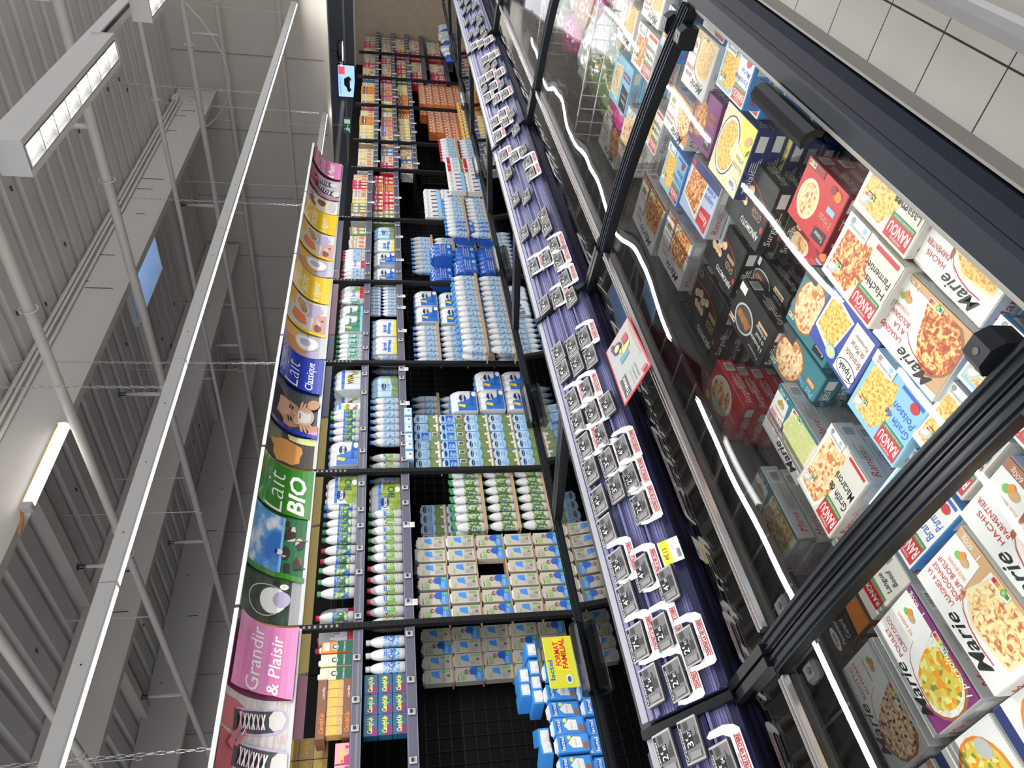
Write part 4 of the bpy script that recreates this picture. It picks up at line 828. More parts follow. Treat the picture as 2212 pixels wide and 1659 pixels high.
# ------------------------------------------------------------ the milk shelving
gblk = mat('shelf_black', (.012, .012, .014), .5, spec=.2)
gback = mat('shelf_back', (.007, .007, .008), .6, spec=.12, vary=.2)
railg = mat('label_rail', (.075, .075, .115), .35, coat=.2); raill = mat('label_rail_lip', (.20, .19, .26), .4)
PB = [2.49+1.335*k for k in range(-2, 6)]          # posts of the first seven bays
PB += [10.05, 11.38, 12.6, 13.85, 15.1]
BN = {-2: 'first pink', -1: 'pink shoe', 0: 'green', 1: 'blue', 2: 'first yellow', 3: 'second yellow', 4: 'far pink'}
def bayname(k): return BN[k]+' banner' if k in BN else '%s bay past the banners' % nth(k-5)
YF, YB = 4.44, 5.06
LV = (1.785, 1.45)
FLV = (2.02-.30, 1.44, 1.18, .90, .50)
for k in range(-2, 10):
    x0, x1 = PB[k+2], PB[k+3]
    t = thing('shelving_bay', 'black metal shelving bay, %s' % bayname(k), 'shelving', (0, 0, 0), group='shelving bays of the milk aisle')
    b = MB(); b.box(x0+.005, YB, .15, x1-.005, YB+.02, 2.12, gback)
    for z in range(22): b.box(x0+.03, YB-.004, .2+z*.085, x1-.03, YB, .205+z*.085, 'black')
    for xx in range(15): b.box(x0+.03+xx*.088, YB-.012, .2, x0+.036+xx*.088, YB-.004, 1.40, gblk)
    b.obj('back_panel', t)
    b = MB(); b.box(x0, YF-.02, 0, x1, YB+.02, .18, gblk); b.obj('base_deck', t)
    b = MB(); zt = 2.14 if k < 5 else 2.02
    b.box(x0-.019, YF-.045, .0, x0+.019, YF+.0, zt, gblk)
    for i in range(60):
        z = .1+i*.035
        if z < zt: b.box(x0-.009, YF-.0462, z, x0+.009, YF-.0449, z+.014, mat('slot', (.001, .001, .001), .9) if z < 1.86 else mat('slot_through', (.28, .27, .25), .6))
    b.obj('upright', t)
    b = MB(); b.box(x0-.02, YB-.04, .0, x0+.02, YB, 2.0, gblk); b.obj('rear_upright', t)
    for j, z in enumerate(LV if k < 5 else FLV[:3] if k < 8 else FLV):
        b = MB(); b.box(x0+.02, YF+.01, z-.025, x1-.02, YB, z, gblk); sh = b.obj('shelf', t)
        b = MB(); b.prism([(YF-.025, z-.058), (YF-.02, z-.002), (YF-.012, z+.006), (YF+.01, z+.006), (YF+.01, z-.06)], x0+.024, x1-.024, railg, 'x')
        b.box(x0+.024, YF-.028, z-.060, x1-.024, YF-.022, z-.055, raill); b.box(x0+.024, YF-.020, z-.004, x1-.024, YF-.014, z+.002, raill)
        b.obj('label_rail', sh)
        for xx in (x0+.03, x1-.045):
            b = MB(); b.prism([(YF+.02, z-.025), (YB, z-.025), (YB, z-.17), (YF+.3, z-.06)], xx, xx+.012, gblk, 'x'); b.obj('shelf_bracket', sh)
# end board of wood colour closing the run
b = MB(); b.box(15.15, 3.55, 0, 15.2, 5.1, 2.15, mat('wood_board', (.42, .34, .25), .5, vary=.15)); b.box(15.14, 3.55, 2.12, 15.15, 5.1, 2.15, steel)
b.obj('end_board', label='pale wooden end board closing the far end of the shelving', cat='board')

# milk bottles
def bottle_parts(cap, lab, txt=None, tcol='dgreen', s=1., body='bottle_white'):
    bw = mat('bottle_white', (.60, .61, .63), .28, coat=.3) if body == 'bottle_white' else K(body)
    b = MB()
    b.lathe([(.030*s, 0), (.0375*s, .008*s), (.0385*s, .05*s, bw), (.0385*s, .15*s), (.036*s, .175*s), (.028*s, .205*s), (.018*s, .225*s), (.0155*s, .232*s), (.0155*s, .238*s), (.004, .239*s)], bw, 14)
    me = b.mesh('bottle', True)
    b = MB(); b.lathe([(.0195*s, .230*s), (.0195*s, .252*s), (.018*s, .255*s), (.002, .2555*s)], cap, 12); mc = b.mesh('cap', True)
    b = MB(); b.lathe([(.0387*s, .040*s), (.0391*s, .042*s), (.0391*s, .142*s), (.0387*s, .144*s), (.038*s, .144*s)], lab, 14)
    if txt:
        R = .0393*s
        art(b, [('t', txt, 0, .068*s, .045*s, tcol, {'w': .062*s, 'a': 'c', 'b': .03}), ('e', 0, .128*s, .020*s, .010*s, 'blue'), ('t', 'lactel', 0, .124*s, .009*s, 'white', {'w': .028*s, 'a': 'c'})],
            lambda u, v, o: (sin(u/R)*(R+o), -cos(u/R)*(R+o), v), .0004, cut=(0, [-.04*s, -.024*s, -.012*s, 0, .012*s, .024*s, .04*s]))
    return me, mc, b.mesh('label')
BOT = {'green': bottle_parts('green', patch('label_bio', [], 1), 'BiO'), 'red': bottle_parts('red', patch('label_bio', [], 1), 'BiO'), 'blue': bottle_parts('sky', patch('label_bio', [], 1), 'BiO'),
       'greenb': bottle_parts('green', patch('label_beige', [], 1), 'Bio', 'lgreen'), 'redb': bottle_parts('red', patch('label_beige', [], 1), 'Bio', 'lgreen'), 'white': bottle_parts('white', patch('label_blue', [], 1), 'Croix', 'blue'),
       'bluel': bottle_parts('sky', patch('label_blue', [], 1)), 'greenl': bottle_parts('green', patch('label_green', [], 1)), 'redl': bottle_parts('red', patch('label_blue', [], 1)), 'teal': bottle_parts('green', patch('label_teal', [], 1)), 'small': bottle_parts('blue', patch('label_blue', [], 1), s=.62)}
CAPN = {'green': 'green', 'red': 'red', 'blue': 'blue', 'greenb': 'green', 'redb': 'red', 'white': 'white', 'bluel': 'blue', 'greenl': 'green', 'redl': 'red', 'teal': 'green', 'small': 'blue'}
def place_bottle(kind, x, y, z, where, group, rz=0):
    me, mc, ml = BOT[kind]
    t = link('milk_bottle', me, None, (x, y, z), (0, 0, rz), label='%s-capped white milk bottle, %s' % (CAPN[kind], where), cat='bottle', group=group)
    link('cap', mc, t); link('bottle_label', ml, t)
    return t
def bottles(kind, x0, x1, n, level, k, z, y=4.50, group=None, first=0, back=0, note=''):
    for i in range(n):
        x = x0+(x1-x0)*(i+.5)/n
        for r in range(1+back):
            place_bottle(kind, x, y+.08*r+random.uniform(-.004, .004), z, '%s%s, %s%s %s' % (nth(first+i), note, level, ' back row' if r else '', bayname(k)), group or 'milk bottles on the %s' % level, random.uniform(-.5, .5))
TOPZ, MIDZ = 1.787, 1.452
# top shelf, bay by bay
bottles('red', 2.57, 2.65, 1, 'top shelf', 0, TOPZ); bottles('green', 2.73, 3.01, 3, 'top shelf', 0, TOPZ, first=1, y=4.47); bottles('red', 3.03, 3.21, 2, 'top shelf', 0, TOPZ, first=4, y=4.52)
bottles('green', 3.22, 3.44, 3, 'top shelf', 0, TOPZ, first=6, y=4.52); bottles('blue', 3.45, 3.60, 2, 'top shelf', 0, TOPZ, first=9, y=4.52)
bottles('red', 2.40, 2.48, 1, 'top shelf', -1, TOPZ, first=3, y=4.62)
bottles('blue', 4.25, 4.48, 3, 'top shelf', 1, TOPZ, y=4.52); bottles('green', 4.48, 4.60, 2, 'top shelf', 1, TOPZ, first=3, y=4.49)
bottles('teal', 5.27, 5.70, 6, 'top shelf', 2, TOPZ, y=4.52); bottles('teal', 6.20, 6.29, 1, 'top shelf', 2, TOPZ, first=6)
bottles('redl', 6.62, 6.85, 3, 'top shelf', 3, TOPZ); bottles('redl', 7.0, 7.24, 4, 'top shelf', 3, TOPZ, first=3); 
# middle shelf
bottles('white', 2.17, 2.44, 3, 'middle shelf', -1, MIDZ, y=4.47); bottles('redb', 2.50, 3.02, 6, 'middle shelf', 0, MIDZ); bottles('greenb', 3.03, 3.50, 6, 'middle shelf', 0, MIDZ, first=6)
bottles('bluel', 4.18, 4.76, 7, 'middle shelf', 1, MIDZ); bottles('greenb', 3.94, 4.12, 2, 'middle shelf', 1, MIDZ, first=7, y=4.54, note=' (low)')
bottles('bluel', 5.32, 5.95, 8, 'middle shelf', 2, MIDZ, y=4.52)
bottles('small', 6.0, 6.52, 9, 'middle shelf', 2, MIDZ, y=4.50, first=8); bottles('small', 6.0, 6.52, 9, 'upper tier of the middle shelf', 2, MIDZ+.165, y=4.50)
bottles('bluel', 7.0, 7.6, 6, 'middle shelf', 3, MIDZ, y=4.62)
# loose bottles standing behind
for i, (k, x, z, c) in enumerate(((0, 2.56, 1.452, 'redb'), (0, 3.9, 1.452, 'bluel'), (2, 5.32, 1.452, 'bluel'), (2, 5.36, 1.30, 'bluel'), (2, 5.55, 1.30, 'bluel'), (2, 6.2, 1.30, 'bluel'), (2, 6.4, 1.30, 'bluel'), (3, 7.1, 1.452, 'bluel'), (3, 7.5, 1.30, 'bluel'))):
    if z > 1.4: place_bottle(c, x+.1, 4.75, z, 'standing alone behind the middle shelf row, %s, %s' % (bayname(k), nth(i)), 'stray bottles behind the rows')
# cartons
def carton_mesh(kind, w=.098, d=.07, h=.196, gable=True):
    b = MB(); side = {'bio': mat('carton_kraft', (.50, .46, .40), .4), 'biob': mat('carton_kraft', (.5, .46, .4), .4), 'lait': 'lblue', 'laitb': 'lblue', 'lactel': 'sky', 'red': 'white', 'viva': 'white', 'blueman': 'white'}[kind]
    b.box(-w/2, 0, 0, w/2, d, h, side, .002)
    if kind == 'bio':
        L = [('r', 0, 0, w, h, side), ('p', [(0, 0), (w, 0), (w, .085), (w*.55, .07), (0, .05)], 'sky'), ('t', 'MERCI', .006, .172, .010, 'black', {'w': .045, 'b': .01}), ('t', 'BiO', .006, .130, .034, 'lgreen', {'w': .058, 'b': .03}), ('e', .066, .115, .017, .016, 'dgrey'), ('e', .066, .110, .011, .014, 'skin'), ('p', [(.038, .04), (.096, .045), (.090, .090), (.066, .10), (.045, .088)], 'blue'), ('t', 'LAIT DEMI', .008, .036, .008, 'white', {'w': .05}), ('t', 'ECREME', .008, .022, .010, 'white', {'w': .05}), ('r', .07, .008, .092, .034, 'lgreen')]
    elif kind == 'biob':
        L = [('r', 0, 0, w, h, side), ('t', 'Bio', .010, .155, .020, 'lgreen', {'w': .035, 'b': .02}), ('p', [(.03, .09), (.085, .095), (.08, .15), (.05, .145)], 'sky')]+[('r', .008, .02+i*.008, .03+.03*random.random(), .023+i*.008, 'grey') for i in range(8)]+[('r', .070, .018+i*.012, .09, .024+i*.012, 'lgreen') for i in range(5)]+[('r', .04+i*.002, .02, .041+i*.002, .04, 'black') for i in range(9)]
    elif kind == 'lait':
        L = [('r', 0, 0, w, h, 'lblue'), ('r', 0, .11, w, h, mat('carton_pale', (.42, .62, .80), .35)), ('e', w/2, .172, .038, .014, 'navy'), ('t', 'Paturages', w/2, .167, .009, 'white', {'w': .055, 'a': 'c'}), ('t', 'LAIT', w/2, .128, .018, 'blue', {'w': .045, 'a': 'c'}), ('t', 'DEMI-ECREME', w/2, .112, .009, 'blue', {'w': .075, 'a': 'c'}), ('p', [(0, 0), (w, 0), (w, .095), (w*.6, .085), (0, .10)], 'pasture'), ('r', 0, .0, w, .02, 'offwhite'), ('e', .03, .014, .009, .008, 'white'), ('e', .07, .03, .012, .012, 'white')]
    elif kind == 'laitb':
        L = [('r', 0, 0, w, h, 'lblue'), ('r', .008, .085, w-.008, .15, 'blue')]+[('r', .014, .09+i*.011, .05+.03*random.random(), .094+i*.011, 'white') for i in range(5)]+[('r', 0, 0, w, .07, 'pasture'), ('r', .05, .01, .09, .06, 'white'), ('e', w/2, .175, .035, .012, 'navy')]+[('r', .054+i*.003, .014, .056+i*.003, .054, 'black') for i in range(10)]
    elif kind == 'lactel':
        L = [('r', 0, 0, w, h, 'sky'), ('e', w/2, .165, .040, .018, 'blue'), ('t', 'lactel', w/2, .156, .022, 'white', {'w': .078, 'a': 'c', 'b': .02}), ('p', [(.02, .05), (.08, .055), (.085, .10), (.05, .135), (.022, .11)], 'white'), ('t', 'Vitamine D', w/2, .085, .008, 'blue', {'w': .045, 'a': 'c', 's': .2}), ('e', .030, .03, .022, .014, 'bark'), ('e', .08, .125, .012, .012, 'lemon'), ('r', 0, 0, w, .012, 'blue')]
    elif kind == 'viva':
        L = [('r', 0, 0, w, h, 'white'), ('e', w*.5, .12, .035, .03, 'yellow'), ('t', 'ViVA', w/2, .10, .035, 'black', {'w': .07, 'a': 'c', 'b': .02}), ('e', .03, .05, .02, .02, 'red'), ('e', .06, .04, .02, .015, 'lgreen'), ('r', 0, .17, w, h, 'sky')]
    elif kind == 'blueman':
        L = [('r', 0, 0, w, h, 'white'), ('r', 0, 0, w, .05, 'lblue'), ('e', w*.35, .10, .02, .02, 'brown'), ('p', [(.02, .05), (.06, .05), (.055, .085), (.025, .085)], 'blue'), ('t', 'LAIT', w/2, .155, .02, 'blue', {'w': .06, 'a': 'c'})]
    else:
        L = [('r', 0, 0, w, h, 'white'), ('r', 0, .15, w, h, 'red'), ('r', .02, .05, .08, .09, 'lblue'), ('r', 0, 0, w, .03, 'pasture'), ('t', 'lait', w/2, .10, .024, 'blue', {'w': .06, 'a': 'c'})]
    art(b, L, lambda u, v, o: (-w/2+u, -o, v), .00025, bounds=(0, 0, w, h))
    if gable: b.prism([(-w/2+.01, h), (0, h+.0), (w/2-.01, h), (w/2-.02, h+.012), (-w/2+.02, h+.012)], .01, d-.01, 'white' if kind != 'bio' else side, 'y'); b.lathe([(.011, h+.008), (.011, h+.016), (.001, h+.016)], 'white' if kind != 'lait' else 'sky', 10, 0, d*.45)
    return b.mesh('milk_carton')
CT = {k: carton_mesh(k) for k in ('bio', 'biob', 'lait', 'laitb', 'lactel', 'red', 'viva', 'blueman')}
CLOOK = {'bio': 'kraft milk carton, farmer side', 'biob': 'kraft milk carton, text side', 'lait': 'light blue milk carton, meadow side', 'laitb': 'light blue milk carton, back side', 'lactel': 'bright blue milk carton', 'red': 'red and white milk carton', 'viva': 'white milk carton with yellow sun', 'blueman': 'white and blue milk carton'}
def carton_stack(kinds, x0, n, pitch, z0, layers, dz, y, where, group, skip=()):
    for l in range(layers):
        for i in range(n):
            if (l, i) in skip: continue
            kd = kinds(l, i); link('milk_carton', CT[kd], None, (x0+pitch*(i+.5), y+random.uniform(-.004, .004), z0+l*dz), (0, 0, radians(random.uniform(-2, 2))), label='%s, %s in %s layer, %s' % (CLOOK[kd], nth(i), nth(l), where), cat='carton', group=group)
        b = MB(); b.box(x0, y+.005, z0+l*dz-.012, x0+n*pitch, y+.10, z0+l*dz-.001, 'kraft'); 
        b.obj('cardboard_tray', label='thin brown cardboard tray under layer %s, %s' % (nth(l), where), cat='tray', group='cardboard trays between milk layers')
carton_stack(lambda l, i: 'biob' if l in (1, 3) and i > -1 or (l == 4 and i > 2) else 'bio', 2.54, 6, .118, .255, 5, .222, 4.50, 'big stack by green banner post', 'organic milk cartons stacked under the green banner', skip=((2, 3),))
carton_stack(lambda l, i: 'biob' if (l+i) % 3 else 'bio', 2.27, 4, .105, .255, 5, .215, 4.86, 'dark stack under the pink shoe banner', 'organic milk cartons deeper in the shelf')
link('milk_carton', CT['biob'], None, (3.1, 4.52, 1.365), (radians(-90), 0, 0), label='kraft organic milk carton lying on top of the green banner stack', cat='carton', group='organic milk cartons stacked under the green banner')
carton_stack(lambda l, i: 'laitb' if l == 3 or (l == 4 and i == 3) else 'lait', 3.92, 6, .105, .23, 5, .222, 4.50, 'stack under blue banner', 'light blue milk cartons under the blue banner')
for i in range(6):
    link('milk_carton', CT['lait'], None, (3.99+i*.10, 4.60, 1.345), (radians(90), 0, radians(3*(i % 2))), label='light blue milk carton lying on the blue banner stack, %s' % nth(i), cat='carton', group='cartons lying on the blue banner stack')
carton_stack(lambda l, i: 'lait', 3.28, 5, .10, .86, 2, .222, 4.80, 'dark recess under green banner', 'light blue cartons in the dark recess')
# bright blue cartons on the base under the pink shoe banner
def lact(x, y, z, rx, rz, n, kd='lactel'):
    link('milk_carton', CT[kd], None, (x, y, z), (rx, 0, rz), label='bright blue milk carton in the loose heap under the pink shoe banner, %s' % nth(n), cat='carton', group='bright blue milk cartons heaped on the base shelf')
n = 0
for l, z in enumerate((.185, .39)):
    for i in range(7):
        x = 1.35+i*.112+(.02 if l else 0)
        if l == 1 and i in (4, 5): lact(x, 4.37, z, radians(4), radians(6), n); n += 1; continue
        lact(x, 4.30+.03*(i % 2), z, 0, radians((i*37 % 9)-4), n); n += 1
for x, y, z, rx, rz in ((1.92, 4.62, .595, 1.57, .1), (2.03, 4.62, .595, 1.57, 0), (2.14, 4.60, .595, 1.57, -.1), (1.97, 4.64, .665, 1.57, .15), (2.09, 4.62, .665, 1.57, -.05), (1.55, 4.60, .595, 1.57, .4), (1.75, 4.62, .595, 1.57, -.3), (2.24, 4.60, .595, 1.57, 0)):
    lact(x, y, z, rx, rz, n); n += 1
b = MB(); w_ = .34
b.box(0, 0, 0, w_, .012, .19, mat('family_band', (.62, .62, .03), .35, coat=.4), .004)
art(b, [('t', 'lactel', .05, .15, .03, 'blue', {'w': .13, 'b': .02}), ('p', [(.10, .04), (.32, .05), (.33, .13), (.11, .135)], 'yellow'), ('t', 'FORMAT', .14, .095, .034, 'red', {'w': .16, 'b': .03}), ('t', 'FAMILIAL', .12, .055, .034, 'red', {'w': .20, 'b': .03}), ('e', .05, .06, .03, .02, 'white'), ('e', .05, .06, .02, .013, 'blue')], lambda u, v, o: (u, -o, v), .0006)
b.obj('yellow_wrap', label='yellow wrap reading FORMAT FAMILIAL around the bright blue cartons', cat='wrapper').location = (1.90, 4.245, .395)
# stacked bottles on the base
def bottle_block(kind, x0, n, pitch, z0, layers, y, rows, k, where, group, tray=True, dz=.262):
    for l in range(layers):
        for r in range(rows):
            for i in range(n):
                if r and l < layers-1: continue
                place_bottle(kind, x0+pitch*(i+.5), y+.082*r, z0+l*dz, '%s in %s layer%s, %s' % (nth(i), nth(l), ' second row' if r else '', where), group, random.uniform(-.6, .6))
        if tray:
            b = MB(); b.box(x0-.01, y-.045, z0+l*dz-.008, x0+n*pitch+.01, y+.045+.082*(rows-1), z0+l*dz-.001, 'kraft'); b.box(x0-.01, y-.047, z0+l*dz-.008, x0+n*pitch+.01, y-.044, z0+l*dz+.018, 'kraft')
            b.obj('cardboard_tray', label='brown cardboard tray with low lip under layer %s, %s' % (nth(l), where), cat='tray', group='cardboard trays between milk layers')
bottle_block('greenl', 3.27, 7, .087, .285, 3, 4.50, 2, 0, 'block under green banner', 'bottles stacked under the green banner')
bottle_block('bluel', 5.27, 7, .085, .255, 4, 4.52, 1, 2, 'block under first yellow banner', 'bottles stacked under the first yellow banner')
bottle_block('bluel', 4.62, 6, .09, .52, 3, 4.85, 1, 1, 'dark block under blue banner', 'dark bottles behind the blue banner stock', dz=.27)
bottle_block('bluel', 4.98, 14, .088, .12, 3, 4.13, 2, 2, 'block jutting into aisle', 'bottles jutting out into the aisle', dz=.265)
bottle_block('bluel', 6.95, 9, .088, .22, 4, 4.60, 1, 3, 'block under second yellow banner', 'bottles stacked under the second yellow banner')
bottle_block('bluel', 7.05, 10, .088, .12, 3, 4.15, 1, 3, 'second jutting block', 'bottles jutting out under the second yellow banner')
bottle_block('redl', 9.15, 8, .09, .30, 2, 4.25, 1, 5, 'red-capped block past banners', 'red capped bottles past the banners', dz=.27)
carton_stack(lambda l, i: 'blueman', 7.95, 7, .105, .22, 4, .215, 4.42, 'stack under far pink banner', 'white and blue cartons under the far pink banner')
carton_stack(lambda l, i: 'red' if i > 4 else 'blueman', 8.20, 9, .105, .12, 3, .222, 4.18, 'jutting stack under far pink banner', 'cartons jutting out under the far pink banner')
for i, (xa, xb, ya, yb2, h) in enumerate(((4.93, 6.25, 4.07, 4.40, .11), (6.65, 7.98, 4.07, 4.40, .11), (8.15, 9.12, 4.12, 4.40, .105), (9.14, 9.9, 4.15, 4.40, .29), (10.08, 11.6, 4.25, 4.40, .118), (1.28, 2.2, 4.27, 4.41, .183))):
    b = MB()
    for k in range(4): b.box(xa, ya+(yb2-ya)*k/4, h-.02, xb, ya+(yb2-ya)*(k+.8)/4, h, mat('pallet_wood', (.35, .25, .15), .7))
    for k in range(3): b.box(xa+(xb-xa-.1)*k/2, ya, 0, xa+(xb-xa-.1)*k/2+.1, yb2, h-.02, mat('pallet_wood', (.35, .25, .15), .7))
    b.obj('wooden_pallet', label='low wooden pallet under goods jutting into the aisle, %s from the pink shoe banner end' % nth((i+1) % 6), cat='pallet', group='pallets along the milk shelving')
# shrink-wrapped printed packs
def film_pack(main, second, L, w=.26, d=.17, h=.25, nb=3, cap='sky'):
    def yb(u): return .010*abs(sin(pi*u*nb/w))**.7
    b = MB(); ux = [w*i/18 for i in range(19)]; zz = [0, .01, .06, .12, .17, .20, .225, .24]
    ins = [.012, 0, 0, 0, .002, .012, .026, .040]
    vs = []
    for z, q in zip(zz, ins):
        for u in ux: vs.append((-w/2+u*(1-.1*q/.04)+.05*w*q/.04, -yb(u)+q, z*h/.25))
        for u in reversed(ux): vs.append((-w/2+u*(1-.1*q/.04)+.05*w*q/.04, d+yb(u)-q, z*h/.25))
    n_ = 38; fs = []
    for r in range(len(zz)-1):
        for i in range(n_): fs.append((r*n_+i, r*n_+(i+1) % n_, (r+1)*n_+(i+1) % n_, (r+1)*n_+i))
    fs.append(tuple((len(zz)-1)*n_+i for i in range(n_)))
    b.add(vs, fs, main)
    art(b, L, lambda u, v, o: (-w/2+u, -yb(u)-o-.0006, v), .0006, cut=(0, ux), bounds=(0.002, .012, w-.002, h*.72))
    me = b.mesh('film_sleeve', True)
    b = MB()
    for i in range(nb):
        for j in range(2): b.lathe([(.018, h*.93), (.018, h*1.0), (.002, h*1.003)], cap, 10, -w/2+w*(i+.5)/nb*.9+.05*w, d*(.28+.44*j))
    return me, b.mesh('caps', True)
wf = mat('film_white', (.62, .64, .66), .15, coat=.6); bf = mat('film_blue', (.03, .16, .55), .15, coat=.6); gf = mat('film_green', (.02, .22, .12), .15, coat=.6); pf = mat('film_pale', (.35, .55, .72), .15, coat=.6); nf = mat('film_navy', (.02, .10, .45), .15, coat=.6)
FP = {'matin': film_pack(wf, bf, [('p', [(0, .0), (.26, 0), (.26, .06), (.15, .07), (.10, .18), (0, .18)], bf), ('e', .16, .135, .05, .032, 'navy'), ('t', 'lactel', .115, .122, .028, 'white', {'w': .09, 'b': .02}), ('t', 'Matin leger', .06, .045, .028, 'blue', {'w': .16, 's': .3, 'b': .02}), ('p', [(.03, .12), (.07, .11), (.09, .17), (.05, .178)], 'yellow'), ('e', .21, .03, .03, .02, 'white'), ('e', .235, .05, .01, .008, 'red')]),
      'bio': film_pack(wf, bf, [('p', [(0, 0), (.26, 0), (.26, .14), (.12, .17), (.0, .08)], patch('film_bio', [(.3, (.12, .22, .02)), (.6, (.35, .42, .05))], 12)), ('e', .075, .13, .055, .034, 'navy'), ('t', 'lactel', .03, .115, .03, 'white', {'w': .09, 'b': .02}), ('t', 'BiO', .12, .055, .055, 'dgreen', {'w': .11, 'b': .03}), ('e', .20, .03, .025, .02, 'white'), ('r', 0, .16, .26, .18, bf)], cap='white'),
      'green': film_pack(wf, gf, [('p', [(0, .0), (.26, 0), (.26, .06), (.15, .07), (.10, .18), (0, .18)], gf), ('t', 'lactel', .115, .122, .028, 'navy', {'w': .09, 'b': .02}), ('p', [(.03, .12), (.07, .11), (.09, .17), (.05, .178)], 'yellow'), ('r', .0, .01, .26, .035, 'lblue'), ('t', 'Matin leger', .08, .05, .024, 'green', {'w': .13, 's': .3})], cap='green'),
      'viva': film_pack(wf, bf, [('e', .13, .10, .05, .045, 'yellow'), ('t', 'ViVA', .06, .075, .05, 'navy', {'w': .14, 'b': .03}), ('e', .21, .06, .02, .025, 'lgreen'), ('e', .235, .08, .012, .02, 'orange'), ('r', 0, .155, .26, .18, bf)]),
      'lait': film_pack(pf, bf, [('r', .08, .06, .20, .16, pf), ('e', .13, .135, .045, .022, 'navy'), ('t', 'Paturages', .095, .128, .012, 'white', {'w': .07}), ('p', [(.0, .01), (.26, .01), (.26, .08), (.13, .06), (0, .07)], 'pasture'), ('e', .21, .12, .02, .015, 'yellow'), ('t', 'LAIT', .10, .085, .022, 'blue', {'w': .06})]),
      'navy': film_pack(nf, nf, [('t', 'CE LAIT REMUNERE', .03, .13, .014, 'white', {'w': .20}), ('t', 'AU JUSTE PRIX', .03, .105, .014, 'white', {'w': .17}), ('t', 'SON PRODUCTEUR', .03, .08, .014, 'white', {'w': .19}), ('e', .19, .04, .03, .02, 'lblue'), ('t', 'LAIT', .03, .03, .025, 'white', {'w': .07})]),
      'yellow': film_pack(wf, bf, [('p', [(0, .0), (.26, 0), (.26, .03), (0, .05)], 'yellow'), ('t', 'lactel', .04, .11, .04, 'blue', {'w': .12, 'b': .02}), ('p', [(.02, .07), (.12, .075), (.2, .06), (.2, .09), (.02, .10)], bf)]),
      'redpk': film_pack(wf, bf, [('r', 0, .01, .26, .05, 'red'), ('t', 'lactel', .06, .10, .04, 'blue', {'w': .12}), ('e', .2, .08, .03, .03, 'lgreen')], cap='red')}
FLOOK = {'matin': 'blue and white shrink-wrapped milk pack with yellow moon', 'bio': 'green and blue organic milk pack', 'green': 'green and white shrink-wrapped milk pack', 'viva': 'white milk pack with yellow sun', 'lait': 'pale blue milk pack with meadow print', 'navy': 'deep blue text-covered milk pack', 'yellow': 'blue and white milk pack with yellow band', 'redpk': 'red and white milk pack'}
def pack(kind, x, y, z, where, rz=0, rx=0):
    a, c = FP[kind]; t = link('milk_pack', a, None, (x, y, z), (rx, 0, rz), label='%s, %s' % (FLOOK[kind], where), cat='milk pack', group='shrink-wrapped milk packs'); link('cap', c, t)
pack('bio', 3.69, 4.47, TOPZ, 'top shelf green banner, far end'); pack('bio', 3.63, 4.50, MIDZ, 'middle shelf green banner, near pack'); pack('bio', 3.78, 4.66, MIDZ, 'middle shelf green banner, behind'); 
pack('matin', 4.08, 4.47, TOPZ, 'top shelf blue banner, near post'); pack('viva', 5.0, 4.48, TOPZ, 'top shelf blue banner, far end'); pack('viva', 4.78, 4.6, TOPZ, 'top shelf blue banner, set back')
link('milk_carton', CT['viva'], None, (4.64, 4.48, TOPZ), label='white milk carton with yellow sun standing on the top shelf, blue banner', cat='carton')
pack('redpk', 2.62, 4.62, TOPZ, 'top shelf green banner, behind near bottle')
pack('lait', 4.90, 4.48, MIDZ, 'middle shelf blue banner, first'); pack('lait', 5.08, 4.62, MIDZ, 'middle shelf blue banner, second')
pack('green', 5.83, 4.47, TOPZ, 'top shelf first yellow banner, near'); pack('green', 6.05, 4.50, TOPZ, 'top shelf first yellow banner, far'); pack('redpk', 6.40, 4.50, TOPZ, 'top shelf first yellow banner, at far post')
pack('yellow', 5.48, 4.46, MIDZ, 'middle shelf first yellow banner, first'); pack('yellow', 5.76, 4.46, MIDZ, 'middle shelf first yellow banner, second')
pack('matin', 6.72, 4.47, MIDZ, 'middle shelf second yellow banner, first'); pack('matin', 7.05, 4.47, MIDZ, 'middle shelf second yellow banner, second'); pack('yellow', 7.34, 4.47, MIDZ, 'middle shelf second yellow banner, third'); pack('lait', 7.62, 4.47, MIDZ, 'middle shelf second yellow banner, fourth')
pack('redpk', 6.95, 4.48, TOPZ, 'top shelf second yellow banner, middle')
for i, (x, z) in enumerate(((4.72, .235), (4.98, .235), (4.72, .49), (4.98, .49), (4.70, .745))): pack('matin', x, 4.47, z, 'base of blue banner, %s' % nth(i))
for i, (x, z) in enumerate(((6.02, .24), (6.30, .24), (6.02, .50), (6.30, .50), (6.02, .76), (6.30, .76), (6.03, 1.02), (6.31, 1.02))): pack('matin', x, 4.48, z, 'base under first yellow banner, %s' % nth(i))
for i, (x, y, z) in enumerate(((6.70, 4.30, .30), (6.96, 4.30, .30), (6.70, 4.30, .56), (6.96, 4.30, .56), (6.75, 4.45, .82), (7.0, 4.3, .82), (7.22, 4.12, .30), (7.22, 4.12, .56))): pack('navy', x, y, z, 'second yellow banner base, %s' % nth(i))
